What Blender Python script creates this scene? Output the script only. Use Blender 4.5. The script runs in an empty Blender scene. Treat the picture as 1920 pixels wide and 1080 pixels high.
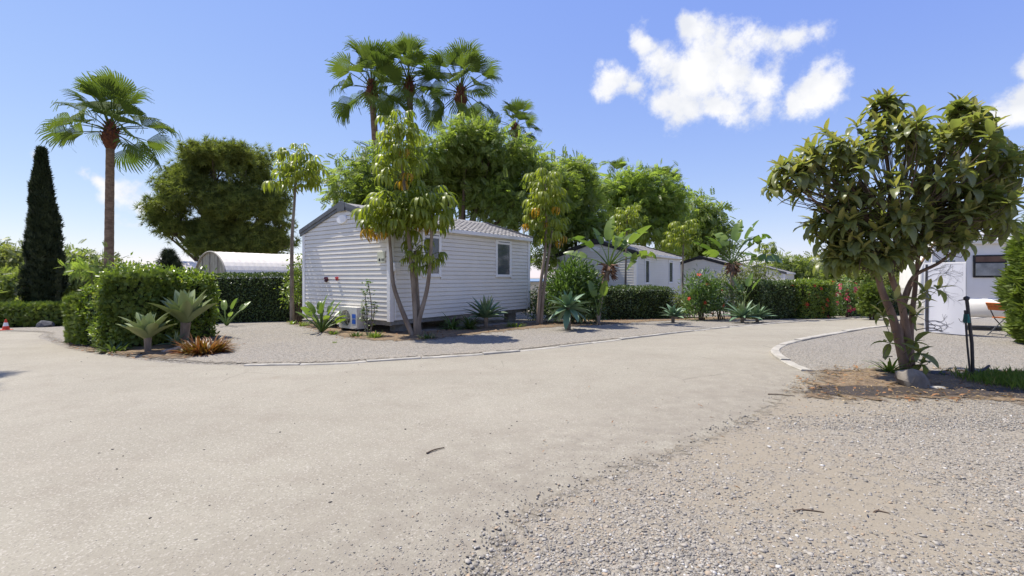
import bpy, math, random
import numpy as np
from mathutils import Vector, Matrix, geometry

random.seed(7)
rng = np.random.default_rng(11)
S = bpy.context.scene
COL = S.collection
PI = math.pi

# ------------------------------------------------------------------ camera
F, HOR, CX, H = 885.0, 520.0, 960.0, 1.40     # focal length and horizon in photo pixels, eye height
cam_d = bpy.data.cameras.new('camera')
cam = bpy.data.objects.new('camera', cam_d)
COL.objects.link(cam)
cam.location = (0, 0, H)
cam.rotation_euler = (PI / 2, 0, 0)
cam_d.sensor_width = 36.0
cam_d.lens = F / 1920 * 36
cam_d.shift_y = -(540 - HOR) / 1920
cam_d.clip_start = 0.05
cam_d.clip_end = 3000
S.camera = cam

# ------------------------------------------------------------------ light
SUN_AZ = Vector((-math.cos(math.radians(27)), math.sin(math.radians(27))))   # towards the sun
SUN_EL = math.radians(63)
sd = Vector((SUN_AZ.x * math.cos(SUN_EL), SUN_AZ.y * math.cos(SUN_EL), math.sin(SUN_EL)))
sl = bpy.data.lights.new('sun', 'SUN')
sl.energy = 3.5
sl.angle = math.radians(0.55)
sl.color = (1.0, 0.945, 0.855)
so = bpy.data.objects.new('sun', sl)
COL.objects.link(so)
so.rotation_euler = sd.to_track_quat('Z', 'Y').to_euler()
so.location = (-20, 12, 40)

S.view_settings.view_transform = 'Standard'
S.view_settings.look = 'None'
S.view_settings.gamma = 1
S.view_settings.use_curve_mapping = False
S.view_settings.exposure = 1.08
S.render.engine = 'CYCLES'
S.cycles.max_bounces = 12
S.cycles.diffuse_bounces = 8
S.cycles.transmission_bounces = 8
S.cycles.transparent_max_bounces = 12
S.cycles.use_denoising = True


def dirpx(px, py):
    v = Vector(((px - CX) / F, 1.0, (HOR - py) / F))
    return v.normalized()


def make_world():
    w = bpy.data.worlds.new('World')
    S.world = w
    w.use_nodes = True
    t = w.node_tree
    N, L = t.nodes, t.links
    N.clear()
    out = N.new('ShaderNodeOutputWorld')
    bg = N.new('ShaderNodeBackground')
    sky = N.new('ShaderNodeTexSky')
    sky.sky_type = 'NISHITA'
    sky.sun_disc = False
    sky.sun_elevation = SUN_EL
    sky.sun_rotation = math.atan2(sd.x, sd.y)
    sky.air_density = 1.0
    sky.dust_density = 0.0
    sky.ozone_density = 3.0
    # even colour response over the whole sky: a softer, bluer film-like curve per channel
    K = 0.118
    sepc = N.new('ShaderNodeSeparateColor'); comb = N.new('ShaderNodeCombineColor')
    L.new(sky.outputs['Color'], sepc.inputs[0])
    for ch, (g, k) in enumerate(((.74, .500), (.66, .462), (.20, .495))):
        pw = N.new('ShaderNodeMath'); pw.operation = 'POWER'; pw.inputs[1].default_value = g
        ml = N.new('ShaderNodeMath'); ml.operation = 'MULTIPLY'; ml.inputs[1].default_value = k * K ** g / K
        L.new(sepc.outputs[ch], pw.inputs[0]); L.new(pw.outputs[0], ml.inputs[0]); L.new(ml.outputs[0], comb.inputs[ch])
    tc = N.new('ShaderNodeTexCoord')
    # cloud banks: soft blobs in fixed sky directions, broken up by noise
    blobs = [(1300, 140, 92), (1380, 130, 88), (1245, 118, 66), (1440, 92, 66), (1498, 72, 50), (1215, 85, 42),
             (1296, 48, 36), (1280, 205, 56), (1350, 195, 62), (1150, 160, 44), (1185, 172, 34), (1250, 185, 50),
             (1520, 165, 56), (1488, 185, 40), (1565, 155, 42), (1420, 160, 55),
             (1905, 205, 58), (1935, 110, 36), (1935, 170, 50), (1868, 215, 26),
             (235, 358, 46), (165, 315, 26), (75, 293, 20), (118, 302, 14), (200, 335, 26), (225, 405, 26)]
    pts = []
    for (x, y, r) in blobs:
        c = dirpx(x, y)
        rr = 0.5 * ((dirpx(x + r, y) - c).length + (dirpx(x, y + r) - c).length)
        pts.append((c, rr))
    rs = random.Random(5)
    for i in range(14):                        # the same scattered cloud goes on round the rest of the sky
        az = math.radians(rs.uniform(62, 298)); el = math.radians(rs.uniform(8, 50))
        c0 = Vector((math.sin(az) * math.cos(el), math.cos(az) * math.cos(el), math.sin(el)))
        pts.append((c0, rs.uniform(.06, .12)))
    nz = N.new('ShaderNodeTexNoise'); nz.inputs['Scale'].default_value = 9.5; nz.inputs['Detail'].default_value = 13
    nz.inputs['Roughness'].default_value = 0.66
    L.new(tc.outputs['Generated'], nz.inputs['Vector'])
    wz = N.new('ShaderNodeTexNoise'); wz.inputs['Scale'].default_value = 9; wz.inputs['Detail'].default_value = 5
    L.new(tc.outputs['Generated'], wz.inputs['Vector'])
    sub = N.new('ShaderNodeVectorMath'); sub.operation = 'SUBTRACT'; sub.inputs[1].default_value = (.5, .5, .5)
    L.new(wz.outputs['Color'], sub.inputs[0])
    sc = N.new('ShaderNodeVectorMath'); sc.operation = 'SCALE'; sc.inputs['Scale'].default_value = 0.085
    L.new(sub.outputs[0], sc.inputs[0])
    ad = N.new('ShaderNodeVectorMath'); ad.operation = 'ADD'
    L.new(tc.outputs['Generated'], ad.inputs[0]); L.new(sc.outputs[0], ad.inputs[1])
    last = None
    for c, r in pts:
        d = N.new('ShaderNodeVectorMath'); d.operation = 'DISTANCE'
        L.new(ad.outputs[0], d.inputs[0]); d.inputs[1].default_value = c
        m = N.new('ShaderNodeMath'); m.operation = 'MULTIPLY_ADD'
        L.new(d.outputs['Value'], m.inputs[0]); m.inputs[1].default_value = -1.0 / r; m.inputs[2].default_value = 1.0
        if last is None:
            last = m.outputs[0]
        else:
            x = N.new('ShaderNodeMath'); x.operation = 'SMOOTH_MAX'; x.inputs[2].default_value = 0.25
            L.new(last, x.inputs[0]); L.new(m.outputs[0], x.inputs[1]); last = x.outputs[0]
    na = N.new('ShaderNodeMath'); na.operation = 'MULTIPLY_ADD'; na.inputs[1].default_value = 3.0; na.inputs[2].default_value = -1.38
    L.new(nz.outputs['Fac'], na.inputs[0])
    dens = N.new('ShaderNodeMath'); dens.operation = 'ADD'
    L.new(last, dens.inputs[0]); L.new(na.outputs[0], dens.inputs[1])
    ss = N.new('ShaderNodeMapRange'); ss.interpolation_type = 'SMOOTHSTEP'
    ss.inputs['From Min'].default_value = 0.06; ss.inputs['From Max'].default_value = 0.78
    L.new(dens.outputs[0], ss.inputs['Value'])
    mx = N.new('ShaderNodeMix'); mx.data_type = 'RGBA'
    L.new(ss.outputs[0], mx.inputs['Factor']); L.new(comb.outputs[0], mx.inputs['A'])
    cz = N.new('ShaderNodeTexNoise'); cz.inputs['Scale'].default_value = 16; cz.inputs['Detail'].default_value = 6
    L.new(tc.outputs['Generated'], cz.inputs['Vector'])
    cr = N.new('ShaderNodeMapRange'); cr.inputs['From Min'].default_value = .42; cr.inputs['From Max'].default_value = .66
    L.new(cz.outputs['Fac'], cr.inputs['Value'])
    cm = N.new('ShaderNodeMix'); cm.data_type = 'RGBA'
    cm.inputs['A'].default_value = (4.1, 4.1, 4.15, 1); cm.inputs['B'].default_value = (3.35, 3.45, 3.7, 1)
    L.new(cr.outputs[0], cm.inputs['Factor']); L.new(cm.outputs['Result'], mx.inputs['B'])
    L.new(mx.outputs['Result'], bg.inputs['Color'])
    bg.inputs['Strength'].default_value = 0.118
    L.new(bg.outputs[0], out.inputs['Surface'])


make_world()

# ------------------------------------------------------------------ terrain helpers


def sp(t, w=1.5):
    return w * np.log1p(np.exp(np.clip(np.asarray(t, float) / w, -40, 40))) if np.ndim(t) else \
        (w * math.log1p(math.exp(max(-40, min(40, t / w)))))


def gz(x, y):
    """ground height: level near the camera, falling gently away behind and to the left"""
    return -0.04 * (sp(y - 13) - sp(y - 40)) - 0.03 * (sp(-x - 8) - sp(-x - 30))


def G(px, py):
    """ground point seen at a photo pixel"""
    z = 0.0
    for _ in range(60):
        Y = (H - z) * F / (py - HOR)
        X = (px - CX) / F * Y
        z = 0.6 * z + 0.4 * gz(X, Y)
    return Vector((X, Y, gz(X, Y)))


def AT(px, py, Y):
    return Vector(((px - CX) / F * Y, Y, H + (HOR - py) / F * Y))


def GX(px, Y):
    """ground point at a pixel column and a distance"""
    X = (px - CX) / F * Y
    return Vector((X, Y, gz(X, Y)))


# ------------------------------------------------------------------ objects
def thing(name, label, cat, loc, rz=0.0, group=None):
    o = bpy.data.objects.new(name, None)
    o.empty_display_size = 0.2
    COL.objects.link(o)
    o.location = loc
    o.rotation_euler = (0, 0, rz)
    tag(o, label, cat, group)
    return o


def tag(o, label=None, cat=None, group=None, kind=None):
    if label: o['label'] = label
    if cat: o['category'] = cat
    if group: o['group'] = group
    if kind: o['kind'] = kind
    return o


def link(name, me, parent=None, loc=(0, 0, 0), mat=None):
    o = bpy.data.objects.new(name, me)
    COL.objects.link(o)
    o.location = loc
    if parent is not None: o.parent = parent
    if mat is not None and len(me.materials) == 0: me.materials.append(mat)
    return o


def mesh_arrays(name, V, Fc, smooth=False, rnd=None):
    """mesh from an (n,3) vertex array and an (m,k) index array"""
    V = np.ascontiguousarray(V, dtype=np.float32); Fc = np.ascontiguousarray(Fc, dtype=np.int32)
    me = bpy.data.meshes.new(name)
    n, (m, k) = len(V), Fc.shape
    me.vertices.add(n); me.vertices.foreach_set('co', V.ravel())
    me.loops.add(m * k); me.loops.foreach_set('vertex_index', Fc.ravel())
    me.polygons.add(m)
    me.polygons.foreach_set('loop_start', np.arange(0, m * k, k, dtype=np.int32))
    try:
        me.polygons.foreach_set('loop_total', np.full(m, k, dtype=np.int32))
    except Exception:
        pass
    if smooth: me.polygons.foreach_set('use_smooth', np.ones(m, dtype=bool))
    if rnd is not None:
        a = me.attributes.new('rnd', 'FLOAT', 'POINT'); a.data.foreach_set('value', np.asarray(rnd, np.float32))
    me.update(calc_edges=True)
    return me


def norm(a):
    return a / np.maximum(np.linalg.norm(a, axis=-1, keepdims=True), 1e-9)


def frames(d, n):
    """rotation matrices whose x axis is d and whose z axis leans to n"""
    x = norm(d)
    z = n - (n * x).sum(-1, keepdims=True) * x
    bad = np.linalg.norm(z, axis=-1) < 1e-4
    z[bad] = np.array([0.3, 0.5, 0.8])
    z = norm(z)
    y = np.cross(z, x)
    return np.stack([x, y, z], axis=-1)


def scatter(T, Fc, pos, R, s, rnd=None):
    """copies of a template (T verts, Fc faces) joined into arrays"""
    n = len(pos)
    s = np.asarray(s, float)
    if s.ndim == 0: s = np.full(n, float(s))
    if s.ndim == 1: P = T[None] * s[:, None, None]
    else: P = T[None] * s[:, None, :]
    V = np.einsum('nij,nkj->nki', R, P) + pos[:, None, :]
    FF = Fc[None] + (np.arange(n) * len(T))[:, None, None]
    if rnd is None: rnd = rng.random(n)
    return V.reshape(-1, 3), FF.reshape(-1, Fc.shape[1]), np.repeat(rnd, len(T))


def join(parts):
    Vs, Fs, Rs, o = [], [], [], 0
    for V, Fc, r in parts:
        Vs.append(V); Fs.append(Fc + o); Rs.append(r); o += len(V)
    return np.concatenate(Vs), np.concatenate(Fs), np.concatenate(Rs)


class MB:
    """collects boxes, tubes and polygons into one mesh"""
    def __init__(s): s.v = []; s.f = []; s.sm = []

    def add(s, vs, fs, smooth=False):
        o = len(s.v); s.v += [tuple(v) for v in vs]
        for f in fs: s.f.append([i + o for i in f]); s.sm.append(smooth)
        return s

    def box(s, a, b, M=None):
        x0, y0, z0 = a; x1, y1, z1 = b
        vs = [Vector(p) for p in ((x0, y0, z0), (x1, y0, z0), (x1, y1, z0), (x0, y1, z0), (x0, y0, z1), (x1, y0, z1), (x1, y1, z1), (x0, y1, z1))]
        if M is not None: vs = [M @ v for v in vs]
        return s.add(vs, [(3, 2, 1, 0), (4, 5, 6, 7), (0, 1, 5, 4), (1, 2, 6, 5), (2, 3, 7, 6), (3, 0, 4, 7)])

    def tube(s, pts, rad, seg=8, caps=True, smooth=True):
        pts = [Vector(p) for p in pts]; n = len(pts)
        if not hasattr(rad, '__len__'): rad = [rad] * n
        up = Vector((0, 0, 1)); rings = []; prev = None
        for i, p in enumerate(pts):
            d = (pts[min(i + 1, n - 1)] - pts[max(i - 1, 0)]).normalized()
            if prev is None:
                a = d.cross(up)
                if a.length < 1e-3: a = Vector((1, 0, 0))
                a.normalize()
            else:
                a = (prev - d * prev.dot(d)); a = a.normalized() if a.length > 1e-6 else Vector((1, 0, 0))
            prev = a; b = d.cross(a)
            rings.append([p + (a * math.cos(2 * PI * k / seg) + b * math.sin(2 * PI * k / seg)) * rad[i] for k in range(seg)])
        vs = [v for r in rings for v in r]; fs = []
        for i in range(n - 1):
            for k in range(seg):
                k2 = (k + 1) % seg
                fs.append((i * seg + k, i * seg + k2, (i + 1) * seg + k2, (i + 1) * seg + k))
        s.add(vs, fs, smooth)
        if caps: s.add(rings[0], [tuple(range(seg))[::-1]]); s.add(rings[-1], [tuple(range(seg))])
        return s

    def prism(s, prof, a, b, M=None):
        """prof: list of (y,z); extruded along x from a to b"""
        n = len(prof)
        vs = [Vector((a, y, z)) for y, z in prof] + [Vector((b, y, z)) for y, z in prof]
        if M is not None: vs = [M @ v for v in vs]
        fs = [tuple(range(n)), tuple(range(2 * n - 1, n - 1, -1))]
        fs += [(i, n + i, n + (i + 1) % n, (i + 1) % n) for i in range(n)]
        return s.add(vs, fs)

    def mesh(s, name):
        me = bpy.data.meshes.new(name); me.from_pydata([tuple(v) for v in s.v], [], s.f)
        me.polygons.foreach_set('use_smooth', np.array(s.sm, dtype=bool)); me.update(); return me

    def build(s, name, mat, parent=None, loc=(0, 0, 0), bevel=0):
        o = link(name, s.mesh(name), parent, loc, mat)
        if bevel:
            m = o.modifiers.new('bevel', 'BEVEL'); m.width = bevel; m.segments = 2; m.limit_method = 'ANGLE'; m.angle_limit = 0.6
        return o


def spline(P, k=8):
    """Catmull-Rom through points"""
    P = [np.array(p, float) for p in P]; out = []
    n = len(P)
    for i in range(n - 1):
        p0 = P[max(i - 1, 0)]; p1 = P[i]; p2 = P[i + 1]; p3 = P[min(i + 2, n - 1)]
        for j in range(k):
            t = j / k
            out.append(0.5 * (2 * p1 + (p2 - p0) * t + (2 * p0 - 5 * p1 + 4 * p2 - p3) * t * t + (3 * p1 - p0 - 3 * p2 + p3) * t ** 3))
    out.append(P[-1]); return out


def wob(P, f=1.0, seed=0.0):
    """cheap smooth 3d noise in about -1..1"""
    x, y, z = P[..., 0] * f + seed, P[..., 1] * f + seed * 1.7, P[..., 2] * f - seed * .6
    return (np.sin(1.7 * x + 1.3 * np.sin(1.1 * y + .4) + .7 * z) + np.sin(1.9 * y + 1.2 * np.sin(1.3 * z + 1.1) - .8 * x) + np.sin(2.1 * z + 1.4 * np.sin(.9 * x + 2.) + .6 * y)) / 3


# ------------------------------------------------------------------ materials
class NT:
    def __init__(s, name):
        s.m = bpy.data.materials.new(name); s.m.use_nodes = True
        s.t = s.m.node_tree; s.N = s.t.nodes; s.N.clear()
        s.out = s.N.new('ShaderNodeOutputMaterial')

    def n(s, typ, ins=None, **kw):
        d = s.N.new('ShaderNode' + typ)
        for k, v in kw.items(): setattr(d, k, v)
        for k, v in (ins or {}).items(): s.set(d.inputs[k], v)
        return d

    def set(s, sock, v):
        if isinstance(v, bpy.types.NodeSocket): s.t.links.new(v, sock)
        elif isinstance(v, (tuple, list)) and len(v) == 3 and sock.type == 'RGBA': sock.default_value = (*v, 1)
        else: sock.default_value = v

    def math(s, op, a, b=0.0, c=0.0, clamp=False):
        d = s.n('Math', operation=op, use_clamp=clamp); s.set(d.inputs[0], a); s.set(d.inputs[1], b); s.set(d.inputs[2], c)
        return d.outputs[0]

    def mix(s, f, a, b, mode='MIX'):
        d = s.n('Mix', data_type='RGBA', blend_type=mode); s.set(d.inputs['Factor'], f); s.set(d.inputs['A'], a); s.set(d.inputs['B'], b)
        return d.outputs['Result']

    def noise(s, scale, detail=4, rough=.55, vec=None, dist=0.0):
        d = s.n('TexNoise', {'Scale': scale, 'Detail': detail, 'Roughness': rough, 'Distortion': dist})
        if vec is not None: s.set(d.inputs['Vector'], vec)
        return d.outputs['Fac']

    def ramp(s, f, a, b):
        d = s.n('MapRange', {'Value': f, 'From Min': a, 'From Max': b}, interpolation_type='SMOOTHSTEP'); return d.outputs[0]

    def coord(s, which='Object'): return s.n('TexCoord').outputs[which]

    def pos(s): return s.n('NewGeometry').outputs['Position']

    def bump(s, h, strength=.3, dist=.01):
        return s.n('Bump', {'Height': h, 'Strength': strength, 'Distance': dist}).outputs[0]

    def principled(s, col, rough=.6, spec=.3, bump=None, metal=0.0, **kw):
        d = s.n('BsdfPrincipled', {'Base Color': col, 'Roughness': rough, 'Specular IOR Level': spec, 'Metallic': metal})
        if bump is not None: s.set(d.inputs['Normal'], bump)
        for k, v in kw.items(): s.set(d.inputs[k], v)
        return d.outputs[0]

    def done(s, sh):
        s.t.links.new(sh, s.out.inputs['Surface']); return s.m


def plain(name, c1, c2=None, rough=.6, spec=.3, scale=6.0, bump=0.0, bscale=60, metal=0.0, lo=.35, hi=.65, stretch=None):
    t = NT(name)
    c2 = c2 or tuple(x * .8 for x in c1)
    v = t.coord('Object')
    if stretch:
        v = t.n('Mapping', {'Vector': v, 'Scale': stretch}).outputs[0]
    f = t.ramp(t.noise(scale, 6, .6, v), lo, hi)
    b = t.bump(t.noise(bscale, 3, .6, v), bump, .004) if bump else None
    return t.done(t.principled(t.mix(f, c1, c2), rough, spec, b, metal))


def leafmat(name, dark, light, tip=None, rough=.45, spec=.4, trans=.3, patch=.9, tlift=(1.5, 1.6, .7), obj=True):
    """foliage: colour varies leaf by leaf, light passes through the blades"""
    t = NT(name)
    r = t.n('Attribute', attribute_name='rnd').outputs['Fac']
    if obj: r = t.math('FRACT', t.math('ADD', r, t.n('ObjectInfo').outputs['Random']))
    nz = t.noise(patch, 3, .6, t.coord('Object'))
    f = t.math('ADD', t.math('MULTIPLY', r, .75), t.math('MULTIPLY', t.ramp(nz, .3, .7), .35), clamp=True)
    c = t.mix(f, dark, light)
    if tip: c = t.mix(t.ramp(r, .90, .97), c, tip)
    p = t.principled(c, rough, spec)
    tr = t.n('BsdfTranslucent', {'Color': t.mix(1.0, c, tlift, 'MULTIPLY')}).outputs[0]
    return t.done(t.n('MixShader', {0: trans, 1: p, 2: tr}).outputs[0])
# ------------------------------------------------------------------ ground materials
def edge_alpha(t, width=.35, amp=1.2, scale=9.0):
    """coverage that thins out raggedly towards the sheet's loose edge"""
    e = t.n('Attribute', attribute_name='edge').outputs['Fac']
    nz = t.noise(scale, 6, .7, t.pos())
    a = t.math('ADD', t.math('DIVIDE', e, width), t.math('MULTIPLY', t.math('SUBTRACT', nz, .5), amp * 2))
    return t.ramp(a, .25, .75)


def with_alpha(t, sh, a):
    tr = t.n('BsdfTransparent').outputs[0]
    return t.done(t.n('MixShader', {0: a, 1: tr, 2: sh}).outputs[0])


def stones(t, scale, lo, hi):
    """colour and height of packed small stones"""
    p = t.n('Mapping', {'Vector': t.pos(), 'Scale': (1, 1, .2)}).outputs[0]
    v = t.n('TexVoronoi', {'Vector': p, 'Scale': scale, 'Randomness': 1.0}, feature='F1')
    g = t.n('SeparateColor', {'Color': v.outputs['Color']})
    c = t.mix(g.outputs[0], lo, hi)
    c = t.mix(t.math('MULTIPLY', t.ramp(g.outputs[1], .6, 1), .5), c, (.30, .235, .165))
    h = t.math('SUBTRACT', 1.0, v.outputs['Distance'])
    return c, h


def m_asphalt():
    t = NT('asphalt')
    p = t.pos()
    big = t.noise(.35, 5, .6, p); mid = t.noise(2.2, 5, .65, p); fine = t.noise(150, 3, .7, p)
    c = t.mix(t.ramp(big, .3, .7), (.253, .230, .178), (.289, .264, .206))
    c = t.mix(t.math('MULTIPLY', t.ramp(mid, .42, .75), .45), c, (.205, .176, .135))
    streak = t.noise(1.0, 5, .6, t.n('Mapping', {'Vector': p, 'Scale': (.35, 1.6, 1), 'Rotation': (0, 0, -.35)}).outputs[0])
    c = t.mix(t.math('MULTIPLY', t.ramp(streak, .5, .75), .30), c, (.335, .298, .235))
    v = t.n('TexVoronoi', {'Vector': p, 'Scale': 105.0}, feature='F1')
    g = t.n('SeparateColor', {'Color': v.outputs['Color']})
    c = t.mix(t.math('MULTIPLY', t.ramp(g.outputs[0], .76, 1), .38), c, (.14, .122, .10))
    c = t.mix(t.math('MULTIPLY', t.ramp(g.outputs[1], .78, 1), .6), c, (.42, .385, .325))
    c = t.mix(t.math('MULTIPLY', t.ramp(fine, .45, .75), .28), c, (.16, .145, .125))
    st = t.ramp(t.noise(1.3, 2, .5, p), .70, .80)
    c = t.mix(t.math('MULTIPLY', st, .35), c, (.19, .145, .10))
    tk = t.noise(.55, 3, .5, t.n('Mapping', {'Vector': p, 'Scale': (.22, 2.2, 1), 'Rotation': (0, 0, .16)}).outputs[0])
    c = t.mix(t.math('MULTIPLY', t.ramp(tk, .52, .70), .22), c, (.20, .172, .132))
    cr = t.n('TexVoronoi', {'Vector': t.n('Mapping', {'Vector': t.mix(.12, p, t.n('TexNoise', {'Vector': p, 'Scale': 1.2, 'Detail': 5.0}).outputs['Color']), 'Scale': (.42, .42, .42)}).outputs[0], 'Scale': 1.0}, feature='DISTANCE_TO_EDGE')
    ck = t.math('MULTIPLY', t.math('SUBTRACT', 1.0, t.ramp(cr.outputs['Distance'], .0, .006)), t.ramp(t.noise(.5, 3, .6, p), .52, .62))
    c = t.mix(t.math('MULTIPLY', ck, .45), c, (.10, .085, .065))
    d = t.n('Attribute', attribute_name='dust').outputs['Fac']
    dz = t.math('MULTIPLY', d, t.ramp(t.noise(5, 6, .7, p), .30, .72))
    c = t.mix(dz, c, (.205, .180, .142))
    b = t.bump(t.math('ADD', v.outputs['Distance'], fine), .35, .004)
    return t.done(t.principled(c, .85, .25, b))


def m_gravel(name='gravel', dirt=.35, alpha=True):
    t = NT(name)
    c, h = stones(t, 62.0, (.13, .120, .102), (.345, .318, .272))
    c2, h2 = stones(t, 34.0, (.14, .130, .110), (.335, .308, .262))
    c = t.mix(t.math('MULTIPLY', t.ramp(t.noise(14, 2, .5, t.pos()), .52, .6), .8), c, c2)
    n = t.ramp(t.noise(.8, 5, .65, t.pos()), .46, .72)
    gr = t.n('Attribute', attribute_name='bare').outputs['Fac']
    f = t.math('ADD', t.math('MULTIPLY', n, dirt), t.math('MULTIPLY', gr, t.math('ADD', .45, t.ramp(t.noise(7, 6, .7, t.pos()), .35, .6))), clamp=True)
    soil = t.mix(t.noise(45, 5, .7, t.pos()), (.200, .170, .124), (.292, .250, .184))
    c = t.mix(t.math('MULTIPLY', f, .88), c, soil)
    b = t.bump(t.math('ADD', t.math('MULTIPLY', h, t.math('SUBTRACT', 1.15, f)), t.math('MULTIPLY', t.noise(120, 3, .6, t.pos()), .3)), .8, .014)
    sh = t.principled(c, .85, .25, b)
    return with_alpha(t, sh, edge_alpha(t)) if alpha else t.done(sh)


def m_soil():
    t = NT('soil')
    p = t.pos()
    c = t.mix(t.ramp(t.noise(3.5, 6, .7, p), .35, .65), (.205, .145, .085), (.125, .088, .056))
    straw = t.ramp(t.noise(16, 6, .75, p), .50, .66)
    c = t.mix(t.math('MULTIPLY', straw, .7), c, (.33, .255, .155))
    c = t.mix(t.ramp(t.noise(70, 4, .7, p), .55, .8), c, (.08, .06, .045))
    w = t.n('Attribute', attribute_name='dark_band').outputs['Fac']
    band = t.ramp(t.math('ADD', w, t.math('MULTIPLY', t.math('SUBTRACT', t.noise(3.5, 6, .7, p), .5), 1.1)), .25, .50)
    c = t.mix(band, c, (.050, .038, .028))  # much darker, slightly smoother brown band with a ragged outline
    b = t.bump(t.noise(45, 5, .7, p), .7, .02)
    sh = t.principled(c, t.math('SUBTRACT', .9, t.math('MULTIPLY', band, .25)), .3, b)
    return with_alpha(t, sh, edge_alpha(t, .55, 1.5, 5))


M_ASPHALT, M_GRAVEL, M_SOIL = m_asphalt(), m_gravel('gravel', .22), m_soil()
M_LOT = m_gravel('lot_gravel', .45)
M_EARTH = m_gravel('dry_earth', .9, False)
M_KERB = plain('kerb_concrete', (.39, .365, .315), (.30, .28, .238), .85, .2, 5, .5, 90)


def seg_dist(P, L):
    """distance of 2d points P to a polyline L"""
    P = np.asarray(P, float)[:, :2]; best = np.full(len(P), 1e9)
    L = np.asarray([(l[0], l[1]) for l in L], float)
    for a, b in zip(L[:-1], L[1:]):
        d = b - a; t = np.clip(((P - a) @ d) / max(d @ d, 1e-12), 0, 1)
        best = np.minimum(best, np.linalg.norm(P - (a + t[:, None] * d), axis=1))
    return best


def inside(P, L):
    P = np.asarray(P, float); L = np.asarray([(l[0], l[1]) for l in L], float)
    c = np.zeros(len(P), bool); j = len(L) - 1
    for i in range(len(L)):
        xi, yi = L[i]; xj, yj = L[j]
        m = ((yi > P[:, 1]) != (yj > P[:, 1]))
        with np.errstate(divide='ignore', invalid='ignore'):
            c ^= m & (P[:, 0] < (xj - xi) * (P[:, 1] - yi) / (yj - yi + 1e-15) + xi)
        j = i
    return c


def sheet(name, poly, off, mat, fine=.5, region=(-22, 22, -1, 24), loose=None, attrs=None, coarse=3.0):
    """ground-following sheet bounded by a polygon; attribute edge = metres from its loose border"""
    L = [(p[0], p[1]) for p in poly]
    A = np.array(L)
    x0, y0 = A.min(0); x1, y1 = A.max(0)
    gx = np.arange(max(x0, region[0]), min(x1, region[1]), fine); gy = np.arange(max(y0, region[2]), min(y1, region[3]), fine)
    g = np.array(np.meshgrid(gx, gy)).reshape(2, -1).T
    cx = np.arange(x0, x1, coarse); cy = np.arange(y0, y1, coarse)
    c = np.array(np.meshgrid(cx, cy)).reshape(2, -1).T
    c = c[(c[:, 0] < region[0]) | (c[:, 0] > region[1]) | (c[:, 1] < region[2]) | (c[:, 1] > region[3])]
    pts = np.concatenate([g, c]) + rng.uniform(-.03, .03, (len(g) + len(c), 2))
    pts = pts[inside(pts, L)]
    pts = pts[seg_dist(pts, L + [L[0]]) > min(fine, .3) * .3]
    vin = [Vector(p) for p in L] + [Vector(p) for p in pts]
    r = geometry.delaunay_2d_cdt(vin, [], [list(range(len(L)))], 1, 1e-5)
    V2 = np.array([(v.x, v.y) for v in r[0]]); Fc = np.array([f for f in r[2] if len(f) == 3])
    V = np.column_stack([V2, gz(V2[:, 0], V2[:, 1]) + off])
    e = V[Fc]; nz = np.cross(e[:, 1] - e[:, 0], e[:, 2] - e[:, 0])[:, 2]
    Fc[nz < 0] = Fc[nz < 0][:, ::-1]
    me = mesh_arrays(name, V, Fc, True)
    a = me.attributes.new('edge', 'FLOAT', 'POINT')
    ed = seg_dist(V2, loose) if loose is not None else np.full(len(V2), 9.0)
    a.data.foreach_set('value', np.clip(ed, 0, 9).astype(np.float32))
    for k, fn in (attrs or {}).items():
        a = me.attributes.new(k, 'FLOAT', 'POINT'); a.data.foreach_set('value', fn(V2).astype(np.float32))
    o = link(name, me, None, (0, 0, 0), mat)
    tag(o, kind='structure')
    return o


# ------------------------------------------------------------------ layout of the ground, from where its edges show
NORTH_L = spline([(-62, 30.0), (-36, 22.5)] + [G(*p)[:2] for p in ((0, 621.5), (75, 635), (130, 655), (250, 674), (350, 683), (460, 686))], 6)
KERB_L = spline([G(*p)[:2] for p in ((460, 686), (625, 683), (700, 678), (800, 672), (900, 665.5), (1000, 656.5), (1100, 645), (1200, 633), (1300, 621), (1400, 611), (1500, 603.5), (1590, 599))] + [(22, 24.5), (46, 42)], 6)
KERB_R = spline([G(*p)[:2] for p in ((1512, 697), (1488, 687), (1462, 673), (1452, 662), (1458, 653), (1480, 644.5), (1540, 632), (1600, 621.5), (1640, 615))] + [(14.5, 16.0), (24, 22.5), (48, 39)], 6)
LOT_EDGE = spline([G(*p)[:2] for p in ((1515, 698), (1460, 727), (1385, 775), (1250, 832), (1110, 880), (975, 935), (905, 990), (850, 1085))] + [(-.55, 1.6), (-1.2, -4)], 6)

road_poly = NORTH_L + KERB_L[1:] + [(49, 39.5)] + KERB_R[::-1] + [(16, 7.0), (16, -9), (-62, -9)]
dustf = lambda P: np.clip(1.15 - seg_dist(P, LOT_EDGE) / 1.5, 0, 1) * .95 + np.clip(.3 - seg_dist(P, NORTH_L + KERB_L) / 1.2, 0, .3)
xs = np.unique(np.concatenate([np.linspace(-900, -70, 14), np.arange(-70, 71, 1.0), np.linspace(70, 900, 14)]))
ys = np.unique(np.concatenate([np.linspace(-300, -10, 8), np.arange(-10, 60, 1.0), np.linspace(60, 1500, 22)]))
XX, YY = np.meshgrid(xs, ys)
GV = np.column_stack([XX.ravel(), YY.ravel(), gz(XX.ravel(), YY.ravel())])
nx, ny = len(xs), len(ys)
ii = (np.arange(ny - 1)[:, None] * nx + np.arange(nx - 1)[None]).ravel()
tag(link('ground', mesh_arrays('ground', GV, np.column_stack([ii, ii + 1, ii + nx + 1, ii + nx]), True), None, (0, 0, 0), M_EARTH), kind='structure')
sheet('road', road_poly, .006, M_ASPHALT, .3, attrs={'dust': dustf})

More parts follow.
